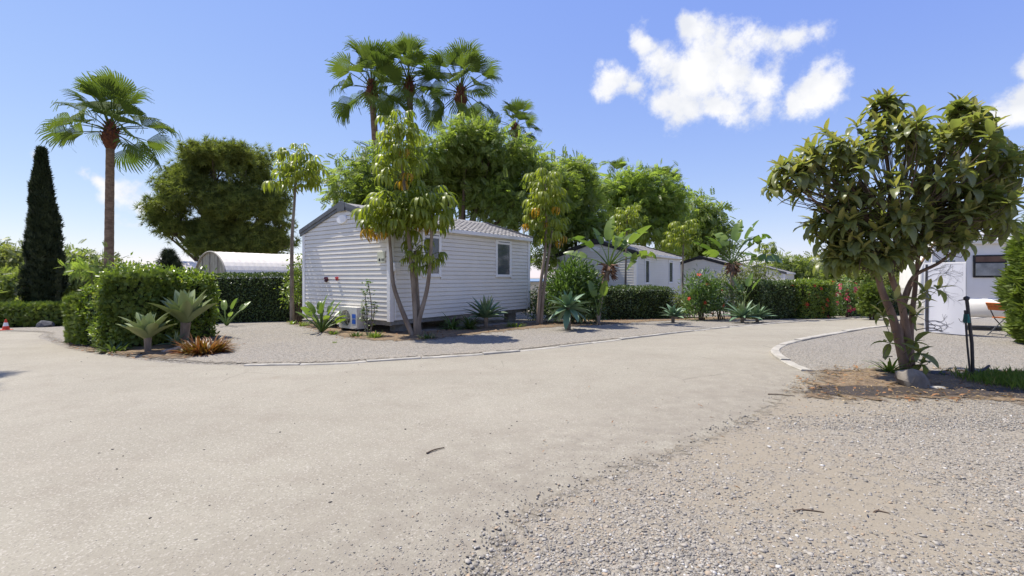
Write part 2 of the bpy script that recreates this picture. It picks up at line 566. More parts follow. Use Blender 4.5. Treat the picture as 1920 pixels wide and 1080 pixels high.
bare_l = lambda P: np.clip(.75 - seg_dist(P, NORTH_L[-30:] + KERB_L[:50]) / .55, 0, 1) * .8
sheet('gravel_plot', NORTH_L + KERB_L[1:] + [(46, 70), (-62, 70)], .014, M_GRAVEL, .4, loose=NORTH_L + KERB_L, attrs={'bare': bare_l})
sheet('gravel_plot', KERB_R + [(60, 40), (60, 6.6), G(1800, 697)[:2]], .018, M_GRAVEL, .5, region=(4, 30, 5, 24))


def lot_bare(P):
    """where the foreground gravel is thin and earth shows: near the asphalt and in worn tracks"""
    P3 = np.column_stack([P, np.zeros(len(P))])
    e = seg_dist(P, LOT_EDGE)
    track = 1 / (1 + np.exp((e - 2.0 - .35 * wob(P3, .9, 3)) / .22))
    near = np.exp(-((P[:, 1] - 2.1) / .55) ** 2) * (P[:, 0] < 1.1)
    return np.clip(.80 * track + .38 * wob(P3, 1.5, 1.0) - .10 - .6 * near + np.clip((P[:, 1] - 4.6) / 1.2, 0, .22), 0, 1)


sheet('gravel_lot', LOT_EDGE + [(16, -4), (16, 6.75), G(1800, 720)[:2], G(1600, 706)[:2]], .012, M_LOT, .12, region=(-1.5, 9, -0.5, 8), loose=LOT_EDGE, attrs={'bare': lot_bare}, coarse=1.0)
SOIL_R = spline([G(*p)[:2] for p in ((1484, 714), (1530, 692), (1620, 688), (1720, 690), (1820, 694), (1930, 700), (2150, 712), (2200, 745), (2050, 776), (1920, 764), (1750, 762), (1580, 762), (1474, 744), (1484, 714))], 5)
DARK_BAND = [G(*p)[:2] for p in ((1500, 732), (1580, 736), (1680, 736), (1800, 738), (1950, 742))]  # centre line of the darker band across the soil
sheet('soil_patch', SOIL_R[:-1], .024, M_SOIL, .15, loose=SOIL_R, attrs={'dark_band': lambda P: np.clip(1 - seg_dist(P, DARK_BAND) / .40, 0, 1)})
SOIL_L = spline([G(*p)[:2] for p in ((88, 637), (130, 658), (240, 674), (330, 678), (430, 662), (455, 648), (400, 630), (200, 636), (88, 637))], 5)
sheet('soil_patch', SOIL_L[:-1], .024, M_SOIL, .25, loose=SOIL_L)
SOIL_H = spline([G(*p)[:2] for p in ((530, 606), (600, 628), (690, 642), (800, 641), (900, 630), (1010, 618), (1120, 612), (1260, 603), (1420, 598), (1420, 594), (1200, 596), (1000, 604), (850, 616), (740, 622), (640, 612), (560, 600), (530, 606))], 5)
sheet('soil_patch', SOIL_H[:-1], .022, M_SOIL, .4, loose=SOIL_H)


def kerb(path, w, h, stone, n_max=60, seed=1, label=None):
    root = bpy.data.objects.new('kerb', None); COL.objects.link(root); tag(root, kind='structure')
    P = np.array([(p[0], p[1]) for p in path]); d = np.linalg.norm(np.diff(P, axis=0), axis=1); s = np.concatenate([[0], np.cumsum(d)])
    at = lambda q: np.array([np.interp(q, s, P[:, 0]), np.interp(q, s, P[:, 1])])
    rs = random.Random(seed); a = 0.0; k = 0
    while a < s[-1] - .1 and k < n_max:
        L = stone * rs.uniform(.75, 1.2); b = min(a + L, s[-1])
        dz = rs.uniform(-.018, .008); dl = rs.uniform(-.012, .012); mb = MB(); rings = []
        for j in range(5):
            q = a + (b - a - .018) * j / 4; c = at(q); tn = at(q + .02) - at(q - .02); tn /= max(np.linalg.norm(tn), 1e-9)
            nn = np.array([-tn[1], tn[0]]); z = gz(c[0], c[1])
            ch = .012
            prof = [(-w / 2, -.08), (-w / 2, h - ch), (-w / 2 + ch, h), (w / 2 - ch, h), (w / 2, h - ch), (w / 2, -.08)]
            rings.append([(c[0] + nn[0] * (o + dl), c[1] + nn[1] * (o + dl), z + zz + dz * (zz > 0) + (rs.uniform(-.004, .004) if zz > 0 else 0)) for o, zz in prof])
        n = 6; vs = [v for r in rings for v in r]
        fs = [(i * n + q, i * n + (q + 1) % n, (i + 1) * n + (q + 1) % n, (i + 1) * n + q) for i in range(4) for q in range(n)]
        fs += [tuple(range(n)), tuple(range(5 * n - 1, 4 * n - 1, -1))]
        mb.add(vs, fs).build('kerb_stone', M_KERB, root)
        a = b; k += 1


kerb(KERB_L, .115, .032, 1.0, 34, 3)
kerb(KERB_R, .15, .05, .95, 26, 4)


# ------------------------------------------------------------------ loose stones
def ico():
    p = (1 + 5 ** .5) / 2
    v = np.array([(-1, p, 0), (1, p, 0), (-1, -p, 0), (1, -p, 0), (0, -1, p), (0, 1, p), (0, -1, -p), (0, 1, -p), (p, 0, -1), (p, 0, 1), (-p, 0, -1), (-p, 0, 1)], float)
    f = np.array([(0, 11, 5), (0, 5, 1), (0, 1, 7), (0, 7, 10), (0, 10, 11), (1, 5, 9), (5, 11, 4), (11, 10, 2), (10, 7, 6), (7, 1, 8), (3, 9, 4), (3, 4, 2), (3, 2, 6), (3, 6, 8), (3, 8, 9), (4, 9, 5), (2, 4, 11), (6, 2, 10), (8, 6, 7), (9, 8, 1)])
    return norm(v), f


ICO, ICOF = ico()
OCT = np.array([(1, 0, 0), (-1, 0, 0), (0, 1, 0), (0, -1, 0), (0, 0, 1), (0, 0, -1)], float)
OCTF = np.array([(0, 2, 4), (2, 1, 4), (1, 3, 4), (3, 0, 4), (2, 0, 5), (1, 2, 5), (3, 1, 5), (0, 3, 5)])


def m_pebble():
    t = NT('pebble')
    r = t.n('Attribute', attribute_name='rnd').outputs['Fac']
    c = t.mix(t.ramp(r, 0, .8), (.17, .155, .132), (.37, .338, .285))
    c = t.mix(t.ramp(r, .86, .92), c, (.36, .27, .18))
    c = t.mix(t.ramp(r, .96, .97), c, (.52, .50, .46))
    c = t.mix(t.math('MULTIPLY', t.noise(90, 3, .6, t.pos()), .4), c, (.22, .20, .17))
    return t.done(t.principled(c, .75, .3))


M_PEBBLE = m_pebble()


def pebbles(name, P2, size, tmpl, off, label, sink=.36):
    n = len(P2)
    a = rng.uniform(0, 2 * PI, n); tilt = rng.normal(0, .25, (n, 2))
    d = np.column_stack([np.cos(a), np.sin(a), tilt[:, 0]]); u = np.column_stack([tilt, np.ones(n)])
    R = frames(d, u)
    s = np.column_stack([size, size * rng.uniform(.55, .95, n), size * rng.uniform(.25, .5, n)])
    pos = np.column_stack([P2, gz(P2[:, 0], P2[:, 1]) + off + s[:, 2] * (1 - 2 * sink)])
    T, Fc = tmpl
    V, FF, r = scatter(T, Fc, pos, R, s)
    V += rng.normal(0, 1, V.shape) * np.repeat(size, len(T))[:, None] * .10
    o = link(name, mesh_arrays(name, V, FF, False, r), None, (0, 0, 0), M_PEBBLE)
    tag(o, label, 'gravel', kind='stuff')
    return o


def lot_points(n, y0, y1, keep):
    u = rng.random(n); Y = (y0 ** -1 + u * (y1 ** -1 - y0 ** -1)) ** -1     # more of the stones near, where each one shows
    X = rng.uniform(-.75, 1.15, n) * Y
    P = np.column_stack([X, Y])
    poly = LOT_EDGE + [(16, -4), (16, 6.75), G(1800, 720)[:2], G(1600, 706)[:2]]
    P = P[inside(P, poly)]
    b = lot_bare(P); e = seg_dist(P, LOT_EDGE)
    pr = np.clip(1.02 - .92 * b, .06, 1) * np.clip(.25 + e / .7, 0, 1)
    return P[rng.random(len(P)) < pr * keep]


P = lot_points(84000, 2.0, 4.6, 1.0)
pebbles('gravel', P, np.clip(rng.lognormal(math.log(.0066), .42, len(P)), .003, .022), (ICO, ICOF), .012, 'loose grey gravel spread over the foreground lot')
P = lot_points(70000, 4.3, 7.0, 1.0)
pebbles('gravel', P, np.clip(rng.lognormal(math.log(.0085), .35, len(P)), .005, .022), (OCT, OCTF), .012, 'finer grey gravel towards the soil under the leafy tree')
# strays kicked onto the asphalt, thinning out from the lot
n = 60000
Y = (2.0 ** -1 + rng.random(n) * (9.0 ** -1 - 2.0 ** -1)) ** -1; P = np.column_stack([rng.uniform(-1.1, 1.0, n) * Y, Y])
poly = LOT_EDGE + [(16, -4), (16, 7.5)]
P = P[~inside(P, poly)]; e = seg_dist(P, LOT_EDGE)
P = P[rng.random(len(P)) < np.exp(-e / .40) * .7 + .0015]
pebbles('loose_grit', P, np.clip(rng.lognormal(math.log(.0045), .4, len(P)), .0025, .014), (OCT, OCTF), .006, 'stray stones strewn over the asphalt beside the gravel lot')
# dark crumbs on the asphalt
n = 90; Y = rng.uniform(2.6, 8.5, n); P = np.column_stack([rng.uniform(-.95, .3, n) * Y, Y])
o = pebbles('dark_grit', P, rng.uniform(.005, .014, n), (OCT, OCTF), .006, 'dark crumbs scattered on the pale asphalt')
o.data.materials.clear(); o.data.materials.append(plain('dark_grit', (.05, .045, .04), (.09, .08, .07), .9))
# stones on the planted side
n = 17000; X = rng.uniform(-7.5, 3.5, n); Y = rng.uniform(7.4, 15, n); P = np.column_stack([X, Y])
front = NORTH_L + KERB_L
P = P[inside(P, front + [(46, 70), (-62, 70)])]
e = seg_dist(P, KERB_L); P = P[rng.random(len(P)) < np.clip(e / .8, .1, 1)]
pebbles('gravel', P, rng.uniform(.006, .014, len(P)), (OCT, OCTF), .012, 'grey gravel between the hedge and the grey cabin')
n = 9000; X = rng.uniform(4.4, 13, n); Y = rng.uniform(7.2, 12, n); P = np.column_stack([X, Y])
P = P[inside(P, KERB_R + [(60, 40), (60, 6.6), G(1800, 697)[:2]])]
pebbles('gravel', P, rng.uniform(.006, .013, len(P)), (OCT, OCTF), .018, 'grey gravel on the caravan pitch')


def one_stone(P, size, seed, name, label, mat, flat=.6):
    rs = np.random.default_rng(seed)
    import bmesh
    bm = bmesh.new(); bmesh.ops.create_icosphere(bm, subdivisions=2, radius=1)
    for v in bm.verts:
        p = np.array(v.co); k = 1 + .26 * wob(p[None], 1.4, seed)[0] + .10 * wob(p[None], 4, seed + 3)[0]
        q = p * k
        for nn, dd in STONE_CUTS:
            ex = q @ nn - dd
            if ex > 0: q = q - nn * ex * .95
        v.co = Vector((q[0] * size[0], q[1] * size[1], q[2] * size[2]))
    me = bpy.data.meshes.new(name); bm.to_mesh(me); bm.free()
    o = link(name, me, None, (P[0], P[1], P[2] + size[2] * flat), mat); tag(o, label, 'rock'); return o


STONE_CUTS = [(np.array(c) / np.linalg.norm(c), d) for c, d in (((.5, -.6, .6), .62), ((-.7, -.3, .5), .66), ((.1, .4, .9), .6), ((.8, .3, .1), .75), ((-.2, -.9, .2), .72))]
# ------------------------------------------------------------------ plant materials
M_BARK = plain('bark', (.17, .125, .09), (.09, .068, .05), .9, .2, 9, .6, 40, stretch=(1, 1, .25))
M_BARK_PALE = plain('pale_bark', (.27, .22, .165), (.17, .13, .095), .85, .2, 7, .5, 35, stretch=(1, 1, .3))
M_PALM = plain('palm_trunk', (.25, .175, .115), (.15, .10, .066), .9, .2, 5, .6, 30, stretch=(1, 1, 2.5))
M_BOOT = plain('palm_leaf_bases', (.155, .060, .030), (.075, .030, .018), .85, .2, 12, .5, 40)
M_FROND = leafmat('palm_frond', (.062, .098, .024), (.125, .165, .040), None, .7, .06, .34, 1.5)
M_DRY = plain('dry_leaf', (.36, .22, .09), (.20, .10, .045), .8, .2, 12)
M_TIPU = leafmat('feathery_leaf', (.120, .168, .036), (.245, .295, .080), None, .45, .42, .54, .6)
M_TIPU2 = leafmat('light_feathery_leaf', (.140, .205, .045), (.250, .310, .080), None, .45, .4, .54, .6)
M_FAR = leafmat('far_leaf', (.140, .165, .055), (.230, .250, .090), None, .5, .35, .36, .6)
M_FAR2 = leafmat('far_leaf_green', (.130, .165, .052), (.225, .262, .082), None, .5, .35, .45, .6)
M_PINE = leafmat('pine_needles', (.080, .110, .030), (.225, .250, .064), None, .6, .25, .42, .5)
M_CYP = leafmat('cypress_leaf', (.018, .030, .014), (.040, .055, .022), None, .6, .25, .08, .8)
M_GLOSSY = leafmat('glossy_leaf', (.095, .150, .022), (.220, .285, .048), (.32, .34, .07), .32, .5, .38, 1.2)
M_THUJA = leafmat('thuja_leaf', (.080, .125, .022), (.170, .215, .042), None, .6, .3, .26, 1.5)
M_HEDGE = leafmat('dark_hedge_leaf', (.048, .078, .020), (.105, .148, .038), (.14, .19, .04), .38, .5, .22, 1.2)
M_OLEA = leafmat('oleander_leaf', (.060, .115, .028), (.140, .215, .055), None, .40, .5, .32, 1.5)
M_SCHEF = leafmat('umbrella_leaf', (.130, .170, .020), (.260, .290, .042), None, .40, .42, .45, 2.0)
M_SCHEFY = leafmat('umbrella_leaf_yellow', (.30, .23, .020), (.46, .26, .018), None, .4, .4, .4, 2.0, (1.2, 1.1, .6))
M_AGAVE = leafmat('agave_leaf', (.205, .255, .105), (.300, .345, .160), None, .48, .35, .12, 4.0)
M_AGAVE2 = leafmat('agave_leaf_grey', (.105, .185, .105), (.175, .265, .150), None, .48, .35, .12, 4.0)
M_STREL = leafmat('paddle_leaf', (.080, .140, .034), (.180, .245, .050), None, .32, .5, .36, 2.5)
M_LOQ = leafmat('loquat_leaf', (.125, .150, .052), (.220, .235, .086), None, .36, .5, .44, 6.0)
M_LOQ_NEW = leafmat('young_loquat_leaf', (.235, .235, .068), (.360, .335, .115), None, .40, .45, .34, 6.0)
M_GRASS = leafmat('grass', (.095, .155, .026), (.190, .250, .045), (.30, .27, .10), .5, .3, .3, 3.0)
M_RED_PL = leafmat('bronze_leaf', (.13, .12, .018), (.22, .062, .016), (.36, .20, .06), .45, .4, .25, 9.0, (1.2, 1.1, .8))
M_FLOWER_R = leafmat('red_petal', (.62, .028, .022), (.75, .06, .04), None, .5, .3, .3, 2, (1.1, 1, 1))
M_FLOWER_P = leafmat('magenta_petal', (.62, .022, .10), (.78, .05, .19), None, .5, .3, .35, 2, (1.1, 1, 1.1))
M_TWIG = plain('twig', (.12, .085, .06), (.07, .05, .036), .9)
M_PETIOLE = plain('petiole', (.17, .20, .06), (.12, .15, .04), .5)

# ------------------------------------------------------------------ leaf templates (x along the leaf, z its upper side)
LEAF = np.array([(0, 0, 0), (.45, .22, .05), (1, 0, -.08), (.45, -.22, .05)], float)
LEAFF = np.array([(0, 2, 1), (0, 3, 2)])
LEAFN = LEAF * np.array([1, .5, 1])


def t_pinnate(pairs=6, w=.19, l=.36):
    V, Fc, _ = [], [], 0
    for i in range(pairs):
        x = .18 + .78 * i / pairs
        for s in (-1, 1):
            o = len(V)
            L = l * (1 - .35 * abs(i / pairs - .4))
            d = np.array([.45, s * .9, -.25]); d /= np.linalg.norm(d); q = np.array([.9, -s * .45, 0]) * w * .35
            b = np.array([x, 0, -.25 * x * x]); m = b + d * L * .5
            V += [b, m + q, b + d * L, m - q]
            Fc += [(o, o + 1, o + 2), (o, o + 2, o + 3)]
    o = len(V); b = np.array([.95, 0, -.24])
    V += [b, b + (.12, .05, -.03), b + (.28, 0, -.12), b + (.12, -.05, -.03)]; Fc += [(o, o + 1, o + 2), (o, o + 2, o + 3)]
    return np.array(V), np.array(Fc)


PIN, PINF = t_pinnate()
PIN4, PIN4F = t_pinnate(4, .30, .40)


def t_tuft(n=18, spread=1.0, w=.05, seed=3):
    r = np.random.default_rng(seed); V, Fc = [], []
    for i in range(n):
        d = np.array([1.0, r.normal(0, spread), r.normal(0, spread)]); d /= np.linalg.norm(d); d *= r.uniform(.7, 1.1)
        q = np.cross(d, r.normal(0, 1, 3)); q = q / np.linalg.norm(q) * w
        o = len(V); V += [-q, q, d]; Fc.append((o, o + 1, o + 2))
    return np.array(V), np.array(Fc)


TUFT, TUFTF = t_tuft()


def t_spray(n=5, seed=2, w=.1):
    V, Fc = [], []
    for i in range(n):
        a = (i / (n - 1) - .5) * 1.5; d = np.array([math.cos(a), math.sin(a), .08 * (-1) ** i]) * (1 - .35 * abs(a)); q = np.array([-math.sin(a), math.cos(a), 0]) * w
        o = len(V); V += [np.zeros(3), d * .5 + q, d, d * .5 - q]; Fc += [(o, o + 1, o + 2), (o, o + 2, o + 3)]
    return np.array(V), np.array(Fc)


SPRAY, SPRAYF = t_spray()


def blade(L, prof, curve, fold=.15, seg=8, across=2):
    """leaf blade: half-width prof(t), bent by curve(t)->(x,z), folded up along the midrib"""
    V, Fc = [], []
    for i in range(seg + 1):
        t = i / seg; x, z = curve(t); w = prof(t)
        for j in range(-across, across + 1):
            s = j / across
            V.append((x * L, s * w, z * L + abs(s) * w * fold))
    m = 2 * across + 1
    for i in range(seg):
        for j in range(m - 1):
            Fc.append((i * m + j, i * m + j + 1, (i + 1) * m + j + 1, (i + 1) * m + j))
    return np.array(V), np.array(Fc)


def sphere_dirs(n, zmin=-1.0):
    z = rng.uniform(zmin, 1, n); a = rng.uniform(0, 2 * PI, n); r = np.sqrt(1 - z * z)
    return np.column_stack([r * np.cos(a), r * np.sin(a), z])


def sublobes(lobes, k=6, frac=.48, seed=1, keep=.8):
    """break crown lobes into smaller puffs so the outline is uneven"""
    rs = random.Random(seed); out = []
    for c, r in lobes:
        c = np.array(c); r = np.array(r)
        out.append((c, r * keep))
        for _ in range(k):
            d = np.array([rs.gauss(0, 1), rs.gauss(-.1, 1), rs.gauss(.25, .8)]); d /= np.linalg.norm(d)
            out.append((c + d * r * rs.uniform(.55, .85), r * frac * rs.uniform(.7, 1.15)))
    return out


def foliage_lobes(lobes, n, tmpl, size, per=3, spread=.18, droop=.25, shell=(.55, 1.0), gap=.15, gf=1.1, seed=0., up=.5, zmin=-.75):
    """leaf clumps spread through the volume of several crown lobes (centre, radii)"""
    T, Fc = tmpl
    area = np.array([r[0] * r[1] + r[1] * r[2] + r[0] * r[2] for c, r in lobes]); k = rng.choice(len(lobes), n, p=area / area.sum())
    C = np.array([c for c, r in lobes])[k]; Rr = np.array([r for c, r in lobes])[k]
    D = sphere_dirs(n, zmin)
    q = shell[0] + (shell[1] - shell[0]) * rng.random(n) ** .6
    lump = 1 + .13 * wob(C + D * Rr, 1.9, seed)
    P = C + D * Rr * (q * lump)[:, None]
    keep = wob(P, gf, seed + 5) > (-1 + 2 * gap - .25 * (q - .8))
    P, D, Rr = P[keep], D[keep], Rr[keep]
    O = norm(D / Rr)
    P = np.repeat(P, per, 0); O = np.repeat(O, per, 0)
    P = P + rng.normal(0, spread, P.shape)
    d = O * .7 + rng.normal(0, .55, P.shape) + np.array([0, 0, -droop])
    nrm = O * .6 + np.array([0, 0, up]) + rng.normal(0, .45, P.shape)
    return scatter(T, Fc, P, frames(d, nrm), size * rng.uniform(.7, 1.25, len(P)))


def limb_mesh(base, lobes, r0, fork=.4, sub=4, seed=1, spread=None, top=None):
    """trunk that forks to every crown lobe, with thinner branches inside each"""
    rs = random.Random(seed); mb = MB()
    base = Vector(base); cm = Vector(np.mean([c for c, r in lobes], axis=0))
    fk = base.lerp(Vector((base.x * .6 + cm.x * .4, base.y * .6 + cm.y * .4, cm.z)), fork)
    fk.z = base.z + (cm.z - base.z) * fork
    pts = [base + Vector((0, 0, -.1)), base + Vector((0, 0, .15)), base.lerp(fk, .5) + Vector((rs.uniform(-1, 1), rs.uniform(-1, 1), 0)) * r0 * .6, fk]
    mb.tube(spline(pts, 4), list(np.linspace(r0 * 1.25, r0 * .75, 13)), 10)
    for c, r in lobes:
        c = Vector(c); md = fk.lerp(c, .55) + Vector((rs.uniform(-1, 1), rs.uniform(-1, 1), rs.uniform(-.2, .6))) * min(r) * .25
        L = spline([fk + Vector((0, 0, -.1)), md, c], 5); mb.tube(L, list(np.linspace(r0 * .5, r0 * .16, len(L))), 7)
        for _ in range(sub):
            d = Vector((rs.gauss(0, 1), rs.gauss(0, 1), rs.gauss(.25, .7))).normalized()
            e = c + Vector((d.x * r[0], d.y * r[1], d.z * r[2])) * rs.uniform(.6, .9)
            s = md.lerp(c, rs.uniform(.1, .9)); L = spline([s, s.lerp(e, .5) + Vector((0, 0, .12 * r[2])), e], 4)
            mb.tube(L, list(np.linspace(r0 * .2, r0 * .05, len(L))), 5)
    return mb


def leafy_tree(name, label, base, lobes, n, tmpl, size, leaf, trunk_r=.2, bark=None, group=None, cat='tree', fork=.4, sub=4, seed=1, puff=0, frac=.48, **kw):
    """lobes are given in world space"""
    b = np.array(base)
    lob = [(np.array(c) - b, np.array(r)) for c, r in lobes]
    root = thing(name, label, cat, base, 0, group)
    limb_mesh((0, 0, 0), lob, trunk_r, fork, sub, seed).build('trunk', bark or M_BARK, root)
    V, Fc, r = foliage_lobes(sublobes(lob, puff, frac, seed) if puff else lob, n, tmpl, size, seed=seed, **kw)
    tag(link('crown', mesh_arrays('crown', V, Fc, False, r), root, (0, 0, 0), leaf), kind=None)
    return root


# ------------------------------------------------------------------ fan palms
def fan_frond(seed, petiole=.95, R=.92, nseg=34, arc=2.15, droop=.5):
    r = random.Random(seed); mb = MB()
    pts = [(0, 0, 0), (petiole * .5, 0, .05), (petiole, 0, 0)]
    mb.tube(spline(pts, 3), [.026, .024, .022, .02, .018, .016, .014], 5)
    hub = Vector((petiole, 0, 0))
    for i in range(nseg):
        a = (i + .5) / nseg * 2 - 1; th = a * arc
        L = R * (.72 + .28 * math.cos(th)) * r.uniform(.9, 1.08)
        dth = arc / nseg * 1.02
        cup = .32 * abs(a) ** 1.5
        rows = []
        for q, wf, dz in ((.04, 1, 0), (.34, 1, 0), (.66, 1, .0), (.86, .66, .12 * droop * 2), (1.0, .06, r.uniform(.25, .75) * droop)):
            rr = q * L
            hw = math.tan(dth) * rr * wf if q <= .66 else math.tan(dth) * .66 * L * wf
            d = Vector((math.cos(th), math.sin(th), 0)); n = Vector((-math.sin(th), math.cos(th), 0))
            if q > .9: rr *= .93
            c = hub + d * rr + Vector((0, 0, cup * rr - .16 * rr * rr / R - dz * L * (1 if q > .8 else 0)))
            fo = .35 * hw
            rows.append([c + n * hw + Vector((0, 0, fo)), c, c - n * hw + Vector((0, 0, fo))])
        vs = [v for w in rows for v in w]; fs = []
        for k in range(4):
            fs += [(k * 3, k * 3 + 1, k * 3 + 4, k * 3 + 3), (k * 3 + 1, k * 3 + 2, k * 3 + 5, k * 3 + 4)]
        mb.add(vs, fs)
    for k in range(10):                                   # loose threads hanging from the split tips
        th = r.uniform(-arc, arc) * .9; L = R * (.72 + .28 * math.cos(th)) * r.uniform(.65, .95)
        p = hub + Vector((math.cos(th) * L, math.sin(th) * L, -.1)); q = p + Vector((r.uniform(-.06, .06), r.uniform(-.06, .06), -r.uniform(.12, .38)))
        w = Vector((.006, .006, 0)); mb.add([p - w, p + w, q + w, q - w], [(0, 1, 2, 3)])
    me = mb.mesh('frond'); me.materials.append(M_FROND)
    n = len(me.vertices); at = me.attributes.new('rnd', 'FLOAT', 'POINT'); at.data.foreach_set('value', np.full(n, r.random(), np.float32))
    return me


FRONDS = [fan_frond(s, p, R, n_, a_, d_) for s, p, R, n_, a_, d_ in ((1, 1.0, 1.0, 24, 1.15, .35), (2, 1.1, .95, 22, 1.0, .55), (3, .9, 1.05, 26, 1.3, .4), (4, 1.1, 1.0, 20, .85, .8))]


def fan_palm(label, base, top, r0, nf, scale=1.0, boot=True, group=None, seed=1, low=-38, gap=None, bend=.0):
    rs = random.Random(seed)
    base = Vector(base); top = Vector(top) - base
    root = thing('fan_palm', label, 'palm', base, 0, group)
    P = [(0, 0, -.2), (0, 0, .3)] + [(top.x * t + bend * math.sin(t * PI), top.y * t, top.z * t) for t in (.25, .5, .75, 1)]
    L = spline(P, 10); rad = []
    for i, p in enumerate(L):
        t = i / (len(L) - 1); rad.append(r0 * (1.12 - .28 * t + .35 * max(0, .06 - t) / .06) * (1 + .035 * (i % 2)))
    MB().tube(L, rad, 12, smooth=True).build('trunk', M_PALM, root)
    # head of old leaf bases below the fronds
    hb = MB(); bh = .95 * scale
    prof = [(0, r0 * .9), (.12, r0 * 1.25), (.38, r0 * 1.85), (.52, r0 * 1.7), (.75, r0 * 1.2), (1.0, r0 * .9), (1.15, r0 * .4)]
    hb.tube([Vector((top.x, top.y, top.z - bh * .75 + q * bh)) for q, _ in prof], [x for _, x in prof], 12)
    for k in range(70):
        q = rs.uniform(.05, .95); a = k * 2.39996; rr = np.interp(q, [x for x, _ in prof], [x for _, x in prof])
        d = Vector((math.cos(a), math.sin(a), 0)); c = Vector((top.x, top.y, top.z - bh * .75 + q * bh)) + d * rr * .92
        t = Vector((-d.y, d.x, 0)) * .045 * scale; e = c + d * .10 * scale + Vector((0, 0, .13 * scale))
        hb.add([c - t, c + t, e + t * .5, e - t * .5, c - d * .05 - Vector((0, 0, .05))], [(0, 1, 2, 3), (0, 4, 1), (3, 2, 4)])
    hb.build('leaf_base_head', M_BOOT, root)
    for k in range(nf):
        t = (k + .5) / nf
        el = math.radians(84 - (84 - low) * t ** 1.15 + rs.uniform(-11, 11)); az = k * 2.39996 + rs.uniform(-.25, .25)
        o = bpy.data.objects.new('frond', FRONDS[rs.randrange(3) if t < .6 else rs.randrange(4)]); COL.objects.link(o); o.parent = root
        o.location = (top.x + .05 * math.cos(az), top.y + .05 * math.sin(az), top.z + .12 * scale - .25 * scale * t)
        d = Vector((math.cos(az) * math.cos(el), math.sin(az) * math.cos(el), math.sin(el)))
        x = d; zz = Vector((0, 0, 1)) if abs(el) < 1.3 else Vector((-math.cos(az), -math.sin(az), .2))
        y = zz.cross(x).normalized(); z = x.cross(y)
        M = Matrix((x, y, z)).transposed() @ Matrix.Rotation(rs.uniform(-.8, .8), 3, 'X')
        o.rotation_euler = M.to_euler(); sc = scale * rs.uniform(.82, 1.1); o.scale = (sc, sc, sc)
    return root


# ------------------------------------------------------------------ umbrella trees
def schef_leaf(seed, nl=10, L=.24, pet=.36, mat=None, hang=.95):
    r = random.Random(seed); mb = MB()
    mb.tube(spline([(0, 0, 0), (pet * .5, 0, .06), (pet, 0, .05)], 3), [.008] * 7, 4)
    hub = np.array([pet, 0, .05])
    for i in range(nl):
        a = 2 * PI * (i + r.uniform(-.2, .2)) / nl; LL = L * r.uniform(.8, 1.1); dr = hang * r.uniform(.75, 1.2)
        V, Fc = blade(LL, lambda t: LL * .120 * (math.sin(PI * min(1, .05 + t * .95)) ** .7) * (1 - .25 * t), lambda t: (t * math.cos(dr * t ** .6) * .95, -.95 * t * math.sin(dr * t ** .6)), .25, 5, 1)
        V[:, 0] += .05
        c, s = math.cos(a), math.sin(a); V = np.column_stack([V[:, 0] * c - V[:, 1] * s, V[:, 0] * s + V[:, 1] * c, V[:, 2]]) + hub
        mb.add(V, [tuple(f) for f in Fc], True)
    me = mb.mesh('leaf'); me.materials.append(mat)
    return me


SCHEF = [schef_leaf(s, n, L, p, M_SCHEF, h) for s, n, L, p, h in ((1, 11, .28, .38, 1.15), (2, 10, .25, .30, 1.0), (3, 12, .29, .42, 1.3), (4, 9, .23, .26, .7))]
SCHEFY = [schef_leaf(s, n, L, .34, M_SCHEFY, 1.45) for s, n, L in ((5, 9, .22), (6, 8, .24))]


def whorl(root, c, n, rs, spread=1.0, tall=.35, yellow=.05, scale=1.0, low=-.5):
    """compound leaves in a drooping whorl round a stem tip at c (local)"""
    c = Vector(c)
    for k in range(n):
        t = (k + .5) / n; az = k * 2.39996 + rs.uniform(-.3, .3); el = 1.25 - (1.25 - low) * t ** .8 + rs.uniform(-.15, .15)
        d = Vector((math.cos(az) * math.cos(el), math.sin(az) * math.cos(el), math.sin(el)))
        y = Vector((0, 0, 1)).cross(d).normalized(); z = d.cross(y)
        isy = t > .72 and rs.random() < yellow * 3.2
        o = bpy.data.objects.new('leaf', rs.choice(SCHEFY) if isy else rs.choice(SCHEF)); COL.objects.link(o); o.parent = root
        o.location = c + Vector((0, 0, -tall * t))
        # petiole follows d, leaflets hang from its end
        tilt = Matrix((d, y, z)).transposed() @ Matrix.Rotation(el * .75, 3, 'Y')
        o.rotation_euler = tilt.to_euler(); s = scale * rs.uniform(.8, 1.15); o.scale = (s * spread, s * spread, s)


def umbrella_tree(label, base, stems, whorls, group='umbrella trees by the cabins', seed=1, r0=.04):
    """stems: lists of world points; whorls: (world point, leaves, spread, tall, yellow, scale)"""
    rs = random.Random(seed); base = Vector(base)
    root = thing('umbrella_tree', label, 'tree', base, 0, group)
    for st in stems:
        L = spline([Vector(p) - base for p in st], 6); n = len(L)
        MB().tube(L, [r0 * (1.25 - .75 * i / n) for i in range(n)], 8).build('stem', M_BARK_PALE, root)
    for (p, n, sp_, tall, ye, sc) in whorls: whorl(root, Vector(p) - base, n, rs, sp_, tall, ye, sc)
    return root


# ------------------------------------------------------------------ agaves and paddle-leaf plants
def agave_leaf(L=.52, w=.075, bend=.5, mat=None, seed=1):
    pr = lambda t: w * ((.55 + 1.3 * t) if t < .35 else 1.005 * (1 - ((t - .35) / .65) ** 2.2)) + .001
    V, Fc = blade(L, pr, lambda t: (t * math.cos(bend * t * t), t * .12 - math.sin(bend * t) * t * .55), .42, 9, 2)
    n = len(V); B = V.copy(); B[:, 2] -= .016 * np.clip(1 - V[:, 0] / L, .15, 1)
    me = mesh_arrays('leaf', np.concatenate([V, B]), np.concatenate([Fc, Fc[:, ::-1] + n]), True); me.materials.append(mat)
    return me


